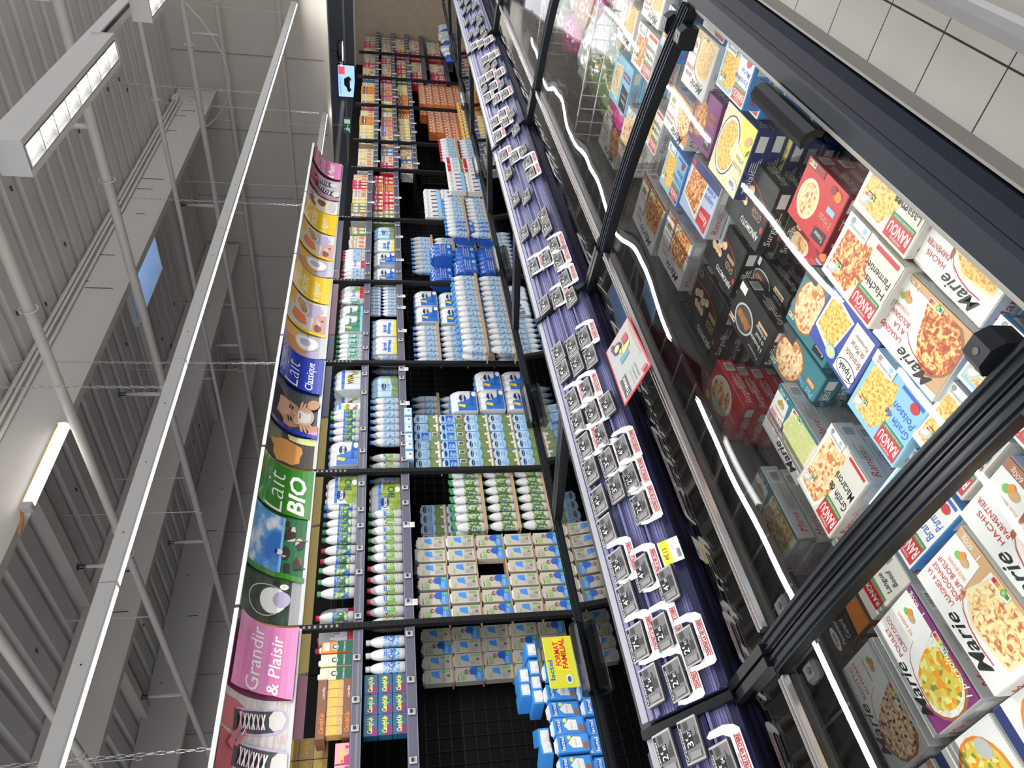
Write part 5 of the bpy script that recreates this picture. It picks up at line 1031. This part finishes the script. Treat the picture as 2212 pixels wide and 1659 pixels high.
# flavoured milk boxes under the pink shoe banner
def brick(m1, m2, txt, tcol, w=.125, d=.08, h=.085, extra=None):
    b = MB(); b.box(-w/2, 0, 0, w/2, d, h, m1, .002)
    art(b, (extra or [])+[('p', [(0, 0), (w*.5, 0), (w*.35, h*.5), (0, h*.7)], m2), ('t', txt, w*.10, h*.40, h*.34, tcol, {'w': w*.78, 's': .3, 'b': .03}), ('e', w*.8, h*.2, w*.08, h*.13, m2)], lambda u, v, o: (-w/2+u, -o, v), .0003, bounds=(0, 0, w, h))
    return b.mesh('flavoured_milk_box')
yb_, pb_, bb_ = brick(mat('box_yellow', (.62, .42, .12), .35), 'tan', 'CandyUp', 'yellow'), brick(mat('box_pink', (.72, .36, .40), .35), 'magenta', 'CandyUp', 'yellow'), brick(mat('box_petrol', (.02, .13, .22), .35), 'purple', 'CandyUp', 'lemon')
n = 0
for i in range(3):
    for l in range(1): link('flavoured_milk_box', pb_, None, (1.58+i*.115-.10, 4.46, TOPZ+l*.088), label='pink flavoured milk box on the top shelf, pink shoe banner, %s' % nth(n), cat='carton', group='pink flavoured milk boxes'); n += 1
YB6 = brick(mat('box_yellow', (.62, .42, .12), .35), 'tan', 'CandyUp', 'yellow', w=.055, h=.10)
for i in range(6): link('flavoured_milk_box', YB6, None, (1.85+i*.056, 4.46, TOPZ+.05), label='yellow flavoured milk box in a brown tray, pink shoe banner, %s' % nth(i), cat='carton', group='yellow flavoured milk boxes')
for j, (z, h) in enumerate(((TOPZ, .05), (TOPZ+.15, .055))):
    b = MB(); b.box(1.80, 4.45, z, 2.16, 4.62, z+h, mat('tray_brown', (.22, .09, .05), .4), .002); art(b, [('t', 'CandyUp', .03, .012, .026, 'orange', {'w': .12, 's': .3, 'b': .02}), ('t', 'candia', .24, .012, .018, 'white', {'w': .07})], lambda u, v, o: (1.80+u, 4.45-o, z+v), .0004)
    b.obj('card_tray', label='brown card tray %s the yellow flavoured milk boxes' % ('below', 'on top of')[j], cat='tray')
for i in range(9): link('flavoured_milk_box', yb_, None, (1.60+(i % 3)*.13, 4.72, 1.93+(i//3)*.087), label='yellow flavoured milk box stacked high behind the pink row, %s' % nth(i), cat='carton', group='flavoured milk boxes behind')
m_ = 0
for l in range(3):
    for i in range(3): link('flavoured_milk_box', bb_, None, (1.86+i*.126, 4.46, MIDZ+l*.088), (0, 0, 0), label='petrol blue flavoured milk box, middle shelf, %s in layer %s' % (nth(i), nth(l)), cat='carton', group='petrol blue flavoured milk boxes')
def sbx(m1, x, txt, ttl):
    b = MB(); b.box(-.04, 0, 0, .04, .10, .20, m1, .003); art(b, [('r', 0, 0, .08, .10, mat('coffee_green', (.01, .11, .06), .35)), ('e', .04, .115, .022, .022, 'white'), ('e', .04, .115, .018, .018, mat('coffee_green', (.01, .11, .06), .35)), ('e', .04, .112, .009, .012, 'white'), ('t', 'STARBUCKS', .04, .05, .010, 'white', {'w': .07, 'a': 'c', 'b': .01}), ('r', .01, .15, .07, .19, 'offwhite')], lambda u, v, o: (-.04+u, -o, v), .0003)
    b.lathe([(.018, .20), (.018, .212), (.012, .216), (.001, .216)], 'white', 12, 0, .04)
    b.obj('coffee_drink_carton', label=ttl, cat='carton', group='coffee drink cartons').location = (x, 4.46, TOPZ)
sbx('cream', 2.20, '', 'first cream and green coffee drink carton on the top shelf'); sbx('cream', 2.29, '', 'second cream and green coffee drink carton on the top shelf'); sbx('orange', 2.38, '', 'orange and green coffee drink carton on the top shelf')
b = MB(); b.prism([(4.50, TOPZ), (4.505, TOPZ+.10), (4.52, TOPZ+.2), (4.7, TOPZ+.22), (4.7, TOPZ)], 2.44, 2.445, 'lgrey', 'x'); b.obj('clear_divider', label='grey shelf divider beside the orange coffee carton', cat='divider')
# coloured small goods on the far bays
PAL = [(.62, .60, .55), (.55, .05, .05), (.60, .48, .30), (.75, .60, .12), (.65, .25, .06), (.10, .22, .45), (.60, .60, .62), (.20, .28, .12), (.55, .12, .25), (.45, .35, .22), (.62, .40, .40), (.12, .06, .05)]
GM = {}
def goods(ci, w, h, bagged):
    key = (ci, w, h, bagged)
    if key in GM: return GM[key]
    b = MB(); c = PAL[ci]; c2 = PAL[(ci*5+3) % 12]; m = mat('goods_%d' % ci, c, .35, vary=.1, vscale=30); m2 = mat('goods_b%d' % ci, c2, .35)
    if bagged:
        b.prism([(-w/2, 0), (w/2, 0), (w/2+.004, h*.4), (w/2-.006, h*.85), (w/2-.004, h), (-w/2+.004, h), (-w/2+.006, h*.85), (-w/2-.004, h*.4)], 0, .07, m, 'y')
    else: b.box(-w/2, 0, 0, w/2, .12, h, m, .002)
    art(b, [('r', w*.08, h*.55, w*.92, h*.85, m2), ('r', w*.2, h*.62, w*.8, h*.70, 'white'), ('e', w*.5, h*.28, w*.3, h*.18, 'cream' if ci % 2 else 'orange'), ('r', w*.1, h*.05, w*.9, h*.09, 'white')], lambda u, v, o: (-w/2+u, -o, v), .0012, bounds=(0, 0, w, h))
    GM[key] = b.mesh('grocery_pack'); return GM[key]
def row_goods(k, lvl, z, x0, x1, hs, cis, lname, w=.10, y=4.48, lay=1):
    x = x0+.04; i = 0
    while x+w < x1-.02:
        ci = cis[int((x-x0)/(x1-x0)*len(cis)*.999)]; h = hs[(i*3+ci) % len(hs)]; bg = ci in (0, 3, 9, 10) and (i//3) % 2 == 0
        for l in range(lay if not bg else 1):
            link('grocery_pack', goods(ci, w, h, bg), None, (x+w/2, y+random.uniform(0, .02), z+l*h), label='%s %s, %s from near post, %s%s, %s' % (('small', 'striped', 'printed')[ci % 3], 'bag' if bg else 'box', nth(i), lname, '' if lay == 1 else ' tier '+nth(l), bayname(k)), cat='grocery', group='packaged groceries on the %s, %s' % (lname, bayname(k)))
        x += w+.004; i += 1
row_goods(3, 0, TOPZ, 7.25+.0, 7.80, [.19, .20], [6, 7], 'top shelf', w=.09)
row_goods(4, 0, TOPZ, PB[6], PB[7], [.19, .20, .185], [6, 7, 3, 6, 1, 0], 'top shelf', w=.075)
row_goods(4, 0, MIDZ, PB[6], PB[7], [.135, .14], [7, 1, 1, 4, 1], 'middle shelf', w=.10, lay=2)
b = MB()
for k in range(5, 10):
    x0, x1 = PB[k+2], PB[k+3]
    cs = {5: ([6, 0, 0], [1, 6, 5], [6, 5, 0], [6, 6, 5]), 6: ([9, 3, 4, 0], [0, 10, 8, 9], [9, 3, 3, 4], [1, 3, 0]), 7: ([8, 3, 4, 3], [3, 8, 4, 10], [4, 4, 3, 3], [5, 0]), 8: ([5, 0, 1, 9], [1, 0, 9, 1], [7, 1, 1, 9], [1, 0]), 9: ([0, 1, 9], [0, 9, 7], [1, 3, 0], [1, 0, 6])}[k]
    row_goods(k, 0, 1.725, x0, x1, [.21, .22, .20], cs[0], 'top shelf', w=.10)
    row_goods(k, 1, 1.445, x0, x1, [.17, .19, .18], cs[1], 'second shelf', w=.11)
    row_goods(k, 2, 1.185, x0, x1, [.16, .18], cs[2], 'third shelf', w=.11)
    if k >= 8:
        row_goods(k, 3, .905, x0, x1, [.18, .20], cs[3], 'fourth shelf', w=.12); row_goods(k, 4, .505, x0, x1, [.22, .25], cs[3], 'fifth shelf', w=.13)
# orange boxes piled on the base, yellow packs beside them
ob = MB(); ob.box(-.05, 0, 0, .05, .14, .115, mat('box_orange', (.60, .17, .04), .4), .002)
art(ob, [('r', .005, .02, .095, .055, 'offwhite'), ('r', .03, .07, .07, .10, 'white'), ('e', .05, .037, .015, .012, 'red')], lambda u, v, o: (-.05+u, -o, v), .0012)
OBM = ob.mesh('orange_box'); n = 0
for i in range(22):
    hgt = 4 if i < 3 else 6 if i < 9 else 7
    if i > 16: hgt = 7
    for l in range(hgt):
        n += 1; link('orange_grocery_box', OBM, None, (10.55+i*.107, 4.55-(.0 if i < 12 else .06), .18+l*.118), label='orange grocery box, %s layer, %s from the milk side of the orange pile' % (nth(l), nth(i)), cat='grocery', group='orange grocery boxes piled on the base')
yp = MB(); yp.box(-.06, 0, 0, .06, .10, .10, mat('pack_yellow', (.65, .45, .10), .3, coat=.4), .02); art(yp, [('r', .03, .02, .09, .06, 'white'), ('r', .03, .065, .09, .08, 'red')], lambda u, v, o: (-.06+u, -.001-o, v), .0012)
YPM = yp.mesh('yellow_pack')
for i in range(11):
    for l in range(3): link('yellow_grocery_pack', YPM, None, (10.15+i*.13, 4.30, .12+l*.105), label='yellow grocery pack, %s layer, %s along in front of the orange boxes' % (nth(l), nth(i)), cat='grocery', group='yellow grocery packs before the orange boxes')
# sacks at the far end in the aisle
for i in range(8):
    b = MB(); link('flour_bag', bag_mesh(patch('bag_print_white', [], 1) if i % 3 else K('blue'), .3, .24, .10, 20+i), None, (12.9+i*.24, 4.15, .40+.03*(i % 3)), (radians(80), 0, random.uniform(-.2, .2)), label='%s sack lying at the far end of the aisle, %s along' % ('blue' if i % 3 == 0 else 'white printed', nth(i)), cat='sack', group='sacks at the far end of the aisle')
# little electronic labels on the shelf rails
b = MB(); b.box(-.019, 0, -.023, .019, .008, .023, 'lgrey', .003); art(b, [('r', .006, .006, .032, .040, 'grey'), ('r', .010, .018, .032, .034, 'black')], lambda u, v, o: (-.019+u, -o, -.023+v), .0004)
TS = b.mesh('shelf_label')
b = MB(); b.box(-.026, 0, -.055, .022, .002, .030, 'white', .0008); art(b, [('t', 'CONTRE', .004, .010, .006, 'red', {'w': .038}), ('r', .004, .020, .042, .021, 'red'), ('t', 'LA VIE', .004, .002, .006, 'red', {'w': .03})], lambda u, v, o: (-.026+u, -o-.0003, -.055+v), .0003)
TP = b.mesh('shelf_card')
def slabels(k, lv, xs, cards=()):
    for i, x in enumerate(xs):
        w_ = '%s from near post, %s rail, %s' % (nth(i), lv[1], bayname(k))
        link('shelf_price_label', TS, None, (x, YF-.037, lv[0]-.028), label='electronic shelf label, '+w_, cat='price tag', group='electronic labels on shelf rails')
        if i in cards: link('shelf_promotion_card', TP, None, (x-.004, YF-.029, lv[0]-.035), label='white promotion card, '+w_, cat='card', group='promotion cards on shelf rails')
T_, M_ = (TOPZ, 'top'), (MIDZ, 'middle')
slabels(-1, T_, (1.57, 1.83, 2.0, 2.27)); slabels(-1, M_, (1.62, 1.90, 2.10, 2.41))
slabels(0, T_, (2.56, 2.90, 3.10, 3.30, 3.45, 3.7)); slabels(0, M_, (2.65, 2.85, 3.30, 3.50, 3.65), (0, 2))
slabels(1, T_, (4.05, 4.3, 4.75, 5.0)); slabels(1, M_, (3.95, 4.12, 4.24, 4.62, 4.95, 5.08), (3, 5))
slabels(2, T_, (5.38, 5.6, 5.95, 6.3)); slabels(2, M_, (5.5, 5.66, 6.05, 6.25), (1, 2, 3))
slabels(3, T_, (6.65, 6.85, 7.1, 7.5)); slabels(3, M_, (6.7, 6.95, 7.15, 7.45, 7.7), (1, 3))
slabels(4, T_, (8.0, 8.25, 8.5, 8.8, 9.0), (1, 3)); slabels(4, M_, (8.0, 8.2, 8.4, 8.7, 8.95), (2,))
for k in range(5, 10):
    for j, z in enumerate(FLV[:3]):
        n = int((PB[k+3]-PB[k+2])/.16); slabels(k, (z+.002, nth(j)), [PB[k+2]+.09+i*.16 for i in range(n)], (1,) if (k+j) % 2 else (2, 4))
# ------------------------------------------------------------ curved banners over the shelving
WB = 1.30; HB = .47; NB = 12
def bcurve(t):     # t 0..1 from the bottom edge to the top edge, bowing out over the aisle
    p0, p1, p2 = Vector((0, -.05, 2.125)), Vector((0, -.03, 2.40)), Vector((0, -.34, 2.475))
    return p0*(1-t)**2+p1*2*t*(1-t)+p2*t*t
def bnorm(t):
    d = bcurve(min(1, t+.01))-bcurve(max(0, t-.01)); return Vector((0, -d.z, d.y)).normalized()
def bmap(u, v, o):
    t = v/HB; q = bcurve(t)+bnorm(t)*(o+.001); return (u, q.y, q.z)
CUTS = [HB*i/NB for i in range(NB+1)]
frame_m = mat('banner_frame', (.50, .51, .52), .3, .3)
def blob(cx, cy, rx, ry, n=10, seed=0, rot=0):
    r = random.Random(seed); out = []
    for i in range(n):
        a = 2*pi*i/n; k = r.uniform(.8, 1.15); x, y = rx*k*cos(a), ry*k*sin(a); out.append((cx+x*cos(rot)-y*sin(rot), cy+x*sin(rot)+y*cos(rot)))
    return out
def shoe(cx, cy, k, rot):
    def R(u, v): return (cx+k*(u*cos(rot)-v*sin(rot)), cy+k*(u*sin(rot)+v*cos(rot)))
    def PP(l, m): return ('p', [R(*q) for q in l], m)
    L = [PP([(-.075, .16), (-.085, .02), (-.082, -.12), (-.05, -.175), (0, -.19), (.05, -.175), (.078, -.12), (.08, .02), (.07, .16)], 'lav'),
         PP([(-.062, .18), (-.07, .02), (-.066, -.10), (-.03, -.13), (.03, -.13), (.064, -.10), (.066, .02), (.058, .18)], 'dgrey'),
         PP([(-.058, -.10), (-.03, -.075), (.03, -.075), (.06, -.10), (.055, -.15), (.0, -.175), (-.055, -.15)], 'paper'),
         PP([(-.03, .15), (-.024, -.05), (.024, -.05), (.03, .15)], 'black')]
    for i in range(6):
        y = -.045+i*.034
        L += [PP([(-.048, y+.012), (.044, y-.008), (.046, y+.002), (-.046, y+.022)], 'pink' if i % 2 else 'white'), PP([(-.046, y-.006), (.046, y+.014), (.044, y+.022), (-.048, y+.003)], 'white')]
    return L
def shoes(x):
    lg = mat('leg_pink', (.5, .14, .15), .5); lg2 = mat('leg_rose', (.42, .09, .11), .5)
    L = [('r', x, 0, x+.50, HB, 'woodgrain'), ('p', [(x+.30, .26), (x+.43, .27), (x+.46, .36), (x+.45, HB), (x+.29, HB), (x+.285, .34)], lg)]+shoe(x+.37, .19, .95, .10)
    L += [('p', [(x+.02, .30), (x+.10, .24), (x+.20, .25), (x+.25, .33), (x+.27, HB), (x+.0, HB), (x, .40)], lg2)]+shoe(x+.15, .16, 1.0, -.12)
    L += [('p', [(x+.18, .36), (x+.26, .34), (x+.315, .30), (x+.325, .315), (x+.27, .37), (x+.20, .41)], lg), ('p', [(x+.20, .33), (x+.25, .29), (x+.30, .27), (x+.305, .285), (x+.25, .32), (x+.21, .36)], lg),
          curve([(x+.30, .31), (x+.34, .33), (x+.39, .33), (x+.44, .30)], .008, 'pink'), curve([(x+.29, .28), (x+.26, .22), (x+.24, .13), (x+.25, .05), (x+.29, .02)], .008, 'pink'), curve([(x+.27, .30), (x+.33, .27), (x+.40, .25)], .007, 'white')]
    return L
def icecream(x, w): return [('r', x, 0, x+w, HB, 'offwhite'), ('p', blob(x+w*.35, .33, .10, .07, 12, 3), 'brown'), ('p', blob(x+w*.5, .22, .09, .12, 12, 4, .4), 'cream'), ('p', blob(x+w*.6, .20, .07, .06, 9, 5), 'brown'), ('e', x+w*.75, .36, .02, .03, 'magenta'), ('e', x+w*.5, .07, .12, .04, 'lgrey')]
def cereal(x): return [('r', x, 0, x+.50, HB, 'paper'), ('p', [(x+.28, .37), (x+.49, .36), (x+.49, HB), (x+.28, HB)], mat('juice', (.85, .42, .08), .4)), ('p', [(x, 0), (x+.30, 0), (x+.32, .12), (x, .16)], mat('cloth_red', (.55, .32, .28), .7)), ('p', [(x+.25, .14), (x+.36, .05), (x+.46, .08), (x+.47, .28), (x+.40, .34), (x+.28, .30)], 'lav'), ('e', x+.37, .27, .11, .07, 'white', .4), ('e', x+.37, .275, .10, .06, 'granola', .4), ('p', blob(x+.17, .30, .09, .10, 9, 8), mat('apricot', (.75, .20, .05), .5)), ('p', blob(x+.10, .09, .05, .04, 9, 2), 'brown'), ('e', x+.18, .08, .05, .015, 'lgrey', .4), ('e', x+.22, .05, .012, .012, 'dred')]
def breakfast(x, w): return [('r', x, 0, x+w, HB, 'lav'), ('p', [(x+w*.5, .30), (x+w, .28), (x+w, HB), (x+w*.45, HB)], mat('juice', (.85, .42, .08), .4)), ('p', blob(x+w*.3, .28, .09, .15, 12, 6, .2), mat('crust', (.62, .28, .07), .6, vary=.3, vscale=30)), ('p', blob(x+w*.75, .20, .09, .06, 12, 7), 'gratin'), ('e', x+w*.60, .18, .11, .13, 'lgrey'), ('e', x+w*.60, .18, .095, .115, 'white'), ('e', x+w*.62, .19, .05, .06, 'lav'), ('r', x, 0, x+w, .05, 'lgrey')]
def drinker(x):   # a person drinking from a glass
    hair = mat('hair_dark', (.018, .011, .009), .5); sk = mat('face_skin', (.46, .25, .15), .5); sk2 = mat('face_skin_soft', (.56, .34, .23), .5); gl_ = mat('glass_print', (.42, .36, .34), .4)
    def E(u, v, a, b_, m, r=0): return ('e', x+u, v, a, b_, m, r)
    L = [('r', x, 0, x+.50, HB, 'dgrey'), E(.40, .40, .16, .10, mat('blur_grey', (.10, .10, .11), .6)), E(.22, .42, .20, .13, hair), E(.10, .34, .10, .16, hair, .3), E(.21, .27, .145, .165, sk, -.15), E(.25, .33, .10, .085, sk2, -.2), E(.06, .40, .07, .10, hair, .4), E(.24, .435, .17, .05, hair, -.1)]
    L += [E(.035, .235, .026, .038, sk, .2), E(.037, .235, .014, .024, mat('face_shade', (.30, .14, .09), .5), .2), E(.155, .235, .026, .010, 'black', .25), E(.285, .235, .022, .009, 'black', -.1), E(.15, .265, .034, .007, hair, .25), E(.29, .262, .030, .006, hair, -.15), E(.225, .195, .020, .030, sk2), E(.16, .18, .05, .035, sk2)]
    L += [E(.22, .11, .105, .075, gl_, .1), E(.22, .12, .09, .058, mat('glass_milk', (.55, .52, .50), .4), .1), E(.22, .155, .04, .010, mat('lip', (.40, .13, .11), .5))]
    for i in range(4): L.append(E(.30+.012*i, .075+.026*i, .055, .011, sk, -.5+.12*i)); L.append(E(.10-.008*i, .05+.028*i, .062, .012, sk, .55-.1*i))
    L += [E(.36, .05, .06, .05, sk), E(.05, .02, .06, .05, sk), ('p', [(x, 0), (x+.05, 0), (x+.03, .07), (x, .10)], 'pink')]
    return L
def bread(x, w): return [('r', x, 0, x+w, HB, mat('dark_table', (.06, .045, .04), .5)), ('p', [(x+w*.3, .28), (x+w, .30), (x+w, HB), (x+w*.45, HB)], mat('moss_blur', (.16, .17, .10), .6)), ('p', blob(x+w*.42, .24, .13, .16, 14, 9), mat('crust', (.62, .28, .07), .6)), ('p', [(x+w*.75, .0), (x+w, 0), (x+w, .24), (x+w*.85, .22)], 'leek_food')]
def meadow(x):
    L = [('r', x, 0, x+.50, HB, 'dgreen'), ('r', x, .17, x+.50, HB, patch('cloud_sky', [], 1)), ('r', x, .165, x+.50, .185, 'lblue')]
    for cx, cy, r_, sd in ((.08, .12, .05, 1), (.20, .14, .055, 2), (.36, .12, .075, 3), (.12, .05, .05, 5), (.28, .05, .05, 6), (.45, .15, .03, 7)): L.append(('p', blob(x+cx, cy, r_, r_*.62, 11, sd), patch('hide', [], 1)))
    L += [('e', x+.20, .19, .022, .028, 'white', .3), ('e', x+.20, .215, .018, .010, 'black'), ('r', x+.07, .0, x+.078, .08, 'black'), ('r', x+.3, .0, x+.308, .08, 'brown')]
    return L
def milkglass(x, w): return [('r', x, 0, x+w, HB, 'dark_foliage'), ('r', x, 0, x+w, .07, 'grey'), ('e', x+w*.5, .24, .115, .15, 'lgrey', .3), ('e', x+w*.5, .24, .108, .142, 'dark_foliage', .3), ('e', x+w*.52, .19, .095, .10, 'white', .3), ('e', x+w*.56, .13, .06, .06, 'lav', .2), ('e', x+w*.86, .12, .022, .03, 'white'), ('e', x+w*.86, .12, .008, .010, 'yellow')]
def block(x, m, lines): 
    L = [('p', [(x, 0), (x+.03, .12), (x+.035, .3), (x+.01, HB), (WB, HB), (WB, 0)], m)]
    return L+lines
bl, gr, ye, pk_ = mat('print_blue', (.01, .03, .36), .25, coat=.5), mat('print_green', (.03, .20, .01), .25, coat=.5), mat('print_yellow', (.80, .52, .01), .25, coat=.5), mat('print_pink', (.62, .20, .42), .25, coat=.5)
w_ = K('white')
DS = {'pink': (pk_, icecream, shoes, [('t', 'Grandir', .87, .235, .115, w_, {'w': .40}), ('t', '& Plaisir', .86, .09, .085, w_, {'w': .38, 's': .2, 'b': .01})]),
      'green': (gr, milkglass, meadow, [('t', 'Lait', .87, .215, .19, w_, {'w': .35, 'b': -.012}), ('t', 'BIO', .86, .045, .13, w_, {'w': .37, 's': .3, 'b': .025})]),
      'blue': (bl, bread, drinker, [('t', 'Lait', .88, .22, .18, w_, {'w': .30, 'b': -.012}), ('t', 'Classique', .88, .075, .075, w_, {'w': .36, 's': .25, 'b': .01})]),
      'yellow': (ye, breakfast, cereal, [('t', 'Facile', .88, .245, .12, w_, {'w': .33}), ('t', 'à digérer', .87, .11, .075, w_, {'w': .34, 's': .25})])}
def banner(x0, kind, label):
    m, pic2, pic1, lines = DS[kind]
    t = thing('curved_banner', label, 'banner', (x0, 4.44, 0), group=None)
    b = MB(); vs = []; 
    for i in range(NB+1):
        for xx in (0, WB):
            q = bcurve(i/NB); vs.append((xx, q.y, q.z)); 
    for i in range(NB+1):
        for xx in (0, WB):
            q = bcurve(i/NB)-bnorm(i/NB)*.003; vs.append((xx, q.y, q.z))
    o = 2*(NB+1); fs = [(2*i, 2*i+1, 2*i+3, 2*i+2) for i in range(NB)]+[(o+2*i, o+2*i+2, o+2*i+3, o+2*i+1) for i in range(NB)]
    b.add(vs, fs, mat('banner_back_'+kind, {'pink': (.25, .06, .13), 'green': (.05, .12, .03), 'blue': (.01, .025, .12), 'yellow': (.35, .25, .02)}[kind], .25))
    b.obj('panel', t)
    b = MB(); art(b, pic2(0, .32)+pic1(.34)+[('p', [(.30, 0), (.335, .12), (.335, .3), (.305, HB), (.345, HB), (.375, .3), (.375, .12), (.34, 0)], m)]+block(.83, m, lines), bmap, .0007, cut=(1, CUTS), bounds=(0, 0, WB, HB)); b.obj('printed_picture', t, False)
    b = MB()
    for tt in (0, 1):
        q = bcurve(tt); b.box(-.005, q.y-.012, q.z-.014, WB+.005, q.y+.006, q.z+.014, frame_m, .002)
    b.obj('frame_bar', t)
for k, kind, lab in ((-1, 'pink', 'curved pink banner with sneakers picture reading Grandir & Plaisir, beside the green banner'), (0, 'green', 'curved green banner with cows and milk glass reading Lait BIO'), (1, 'blue', 'curved blue banner with a person drinking, reading Lait Classique'),
                     (2, 'yellow', 'curved yellow banner reading Facile à digérer, adjoining the blue banner'), (3, 'yellow', 'curved yellow banner reading Facile à digérer, adjoining the small far pink banner'), (4, 'pink', 'small far curved pink banner partly hidden, past the yellow banners'), (-2, 'yellow', 'curved banner beyond the near pink one, at the frame edge')):
    banner(PB[k+2]+.018, kind, lab)
# banners of the next aisle, seen from behind under the first ones
for k, kind in ((-2, 'pink'), (-1, 'pink'), (0, 'yellow'), (1, 'yellow'), (2, 'blue'), (3, 'pink'), (4, 'blue')):
    b = MB(); vs = []
    for i in range(9):
        a = i/8; vs += [(0, .30*a*a, 2.05+.60*a), (1.31, .30*a*a, 2.05+.60*a)]
    n = len(vs); vs += [(x, y+.003, z) for x, y, z in vs]
    b.add(vs, [(2*i+2, 2*i+3, 2*i+1, 2*i) for i in range(8)]+[(n+2*i, n+2*i+1, n+2*i+3, n+2*i+2) for i in range(8)], glass_back[kind] if False else mat('banner_back_'+kind, (.1, .1, .1)))
    b.box(0, -.008, 2.04, 1.31, .008, 2.06, frame_m)
    o = b.obj('curved_banner', label='dark %s back of a banner over the next aisle, behind the %s banner' % (kind, BN[k]), cat='banner', group='banner backs over the next aisle'); o.location = (PB[k+2]+.1, 5.20, 0)
b = MB(); b.box(-.2, 5.10, .1, 9.2, 5.12, 2.1, gback); b.obj('rear_board', label='dark board at the back of the milk shelving', cat='board')
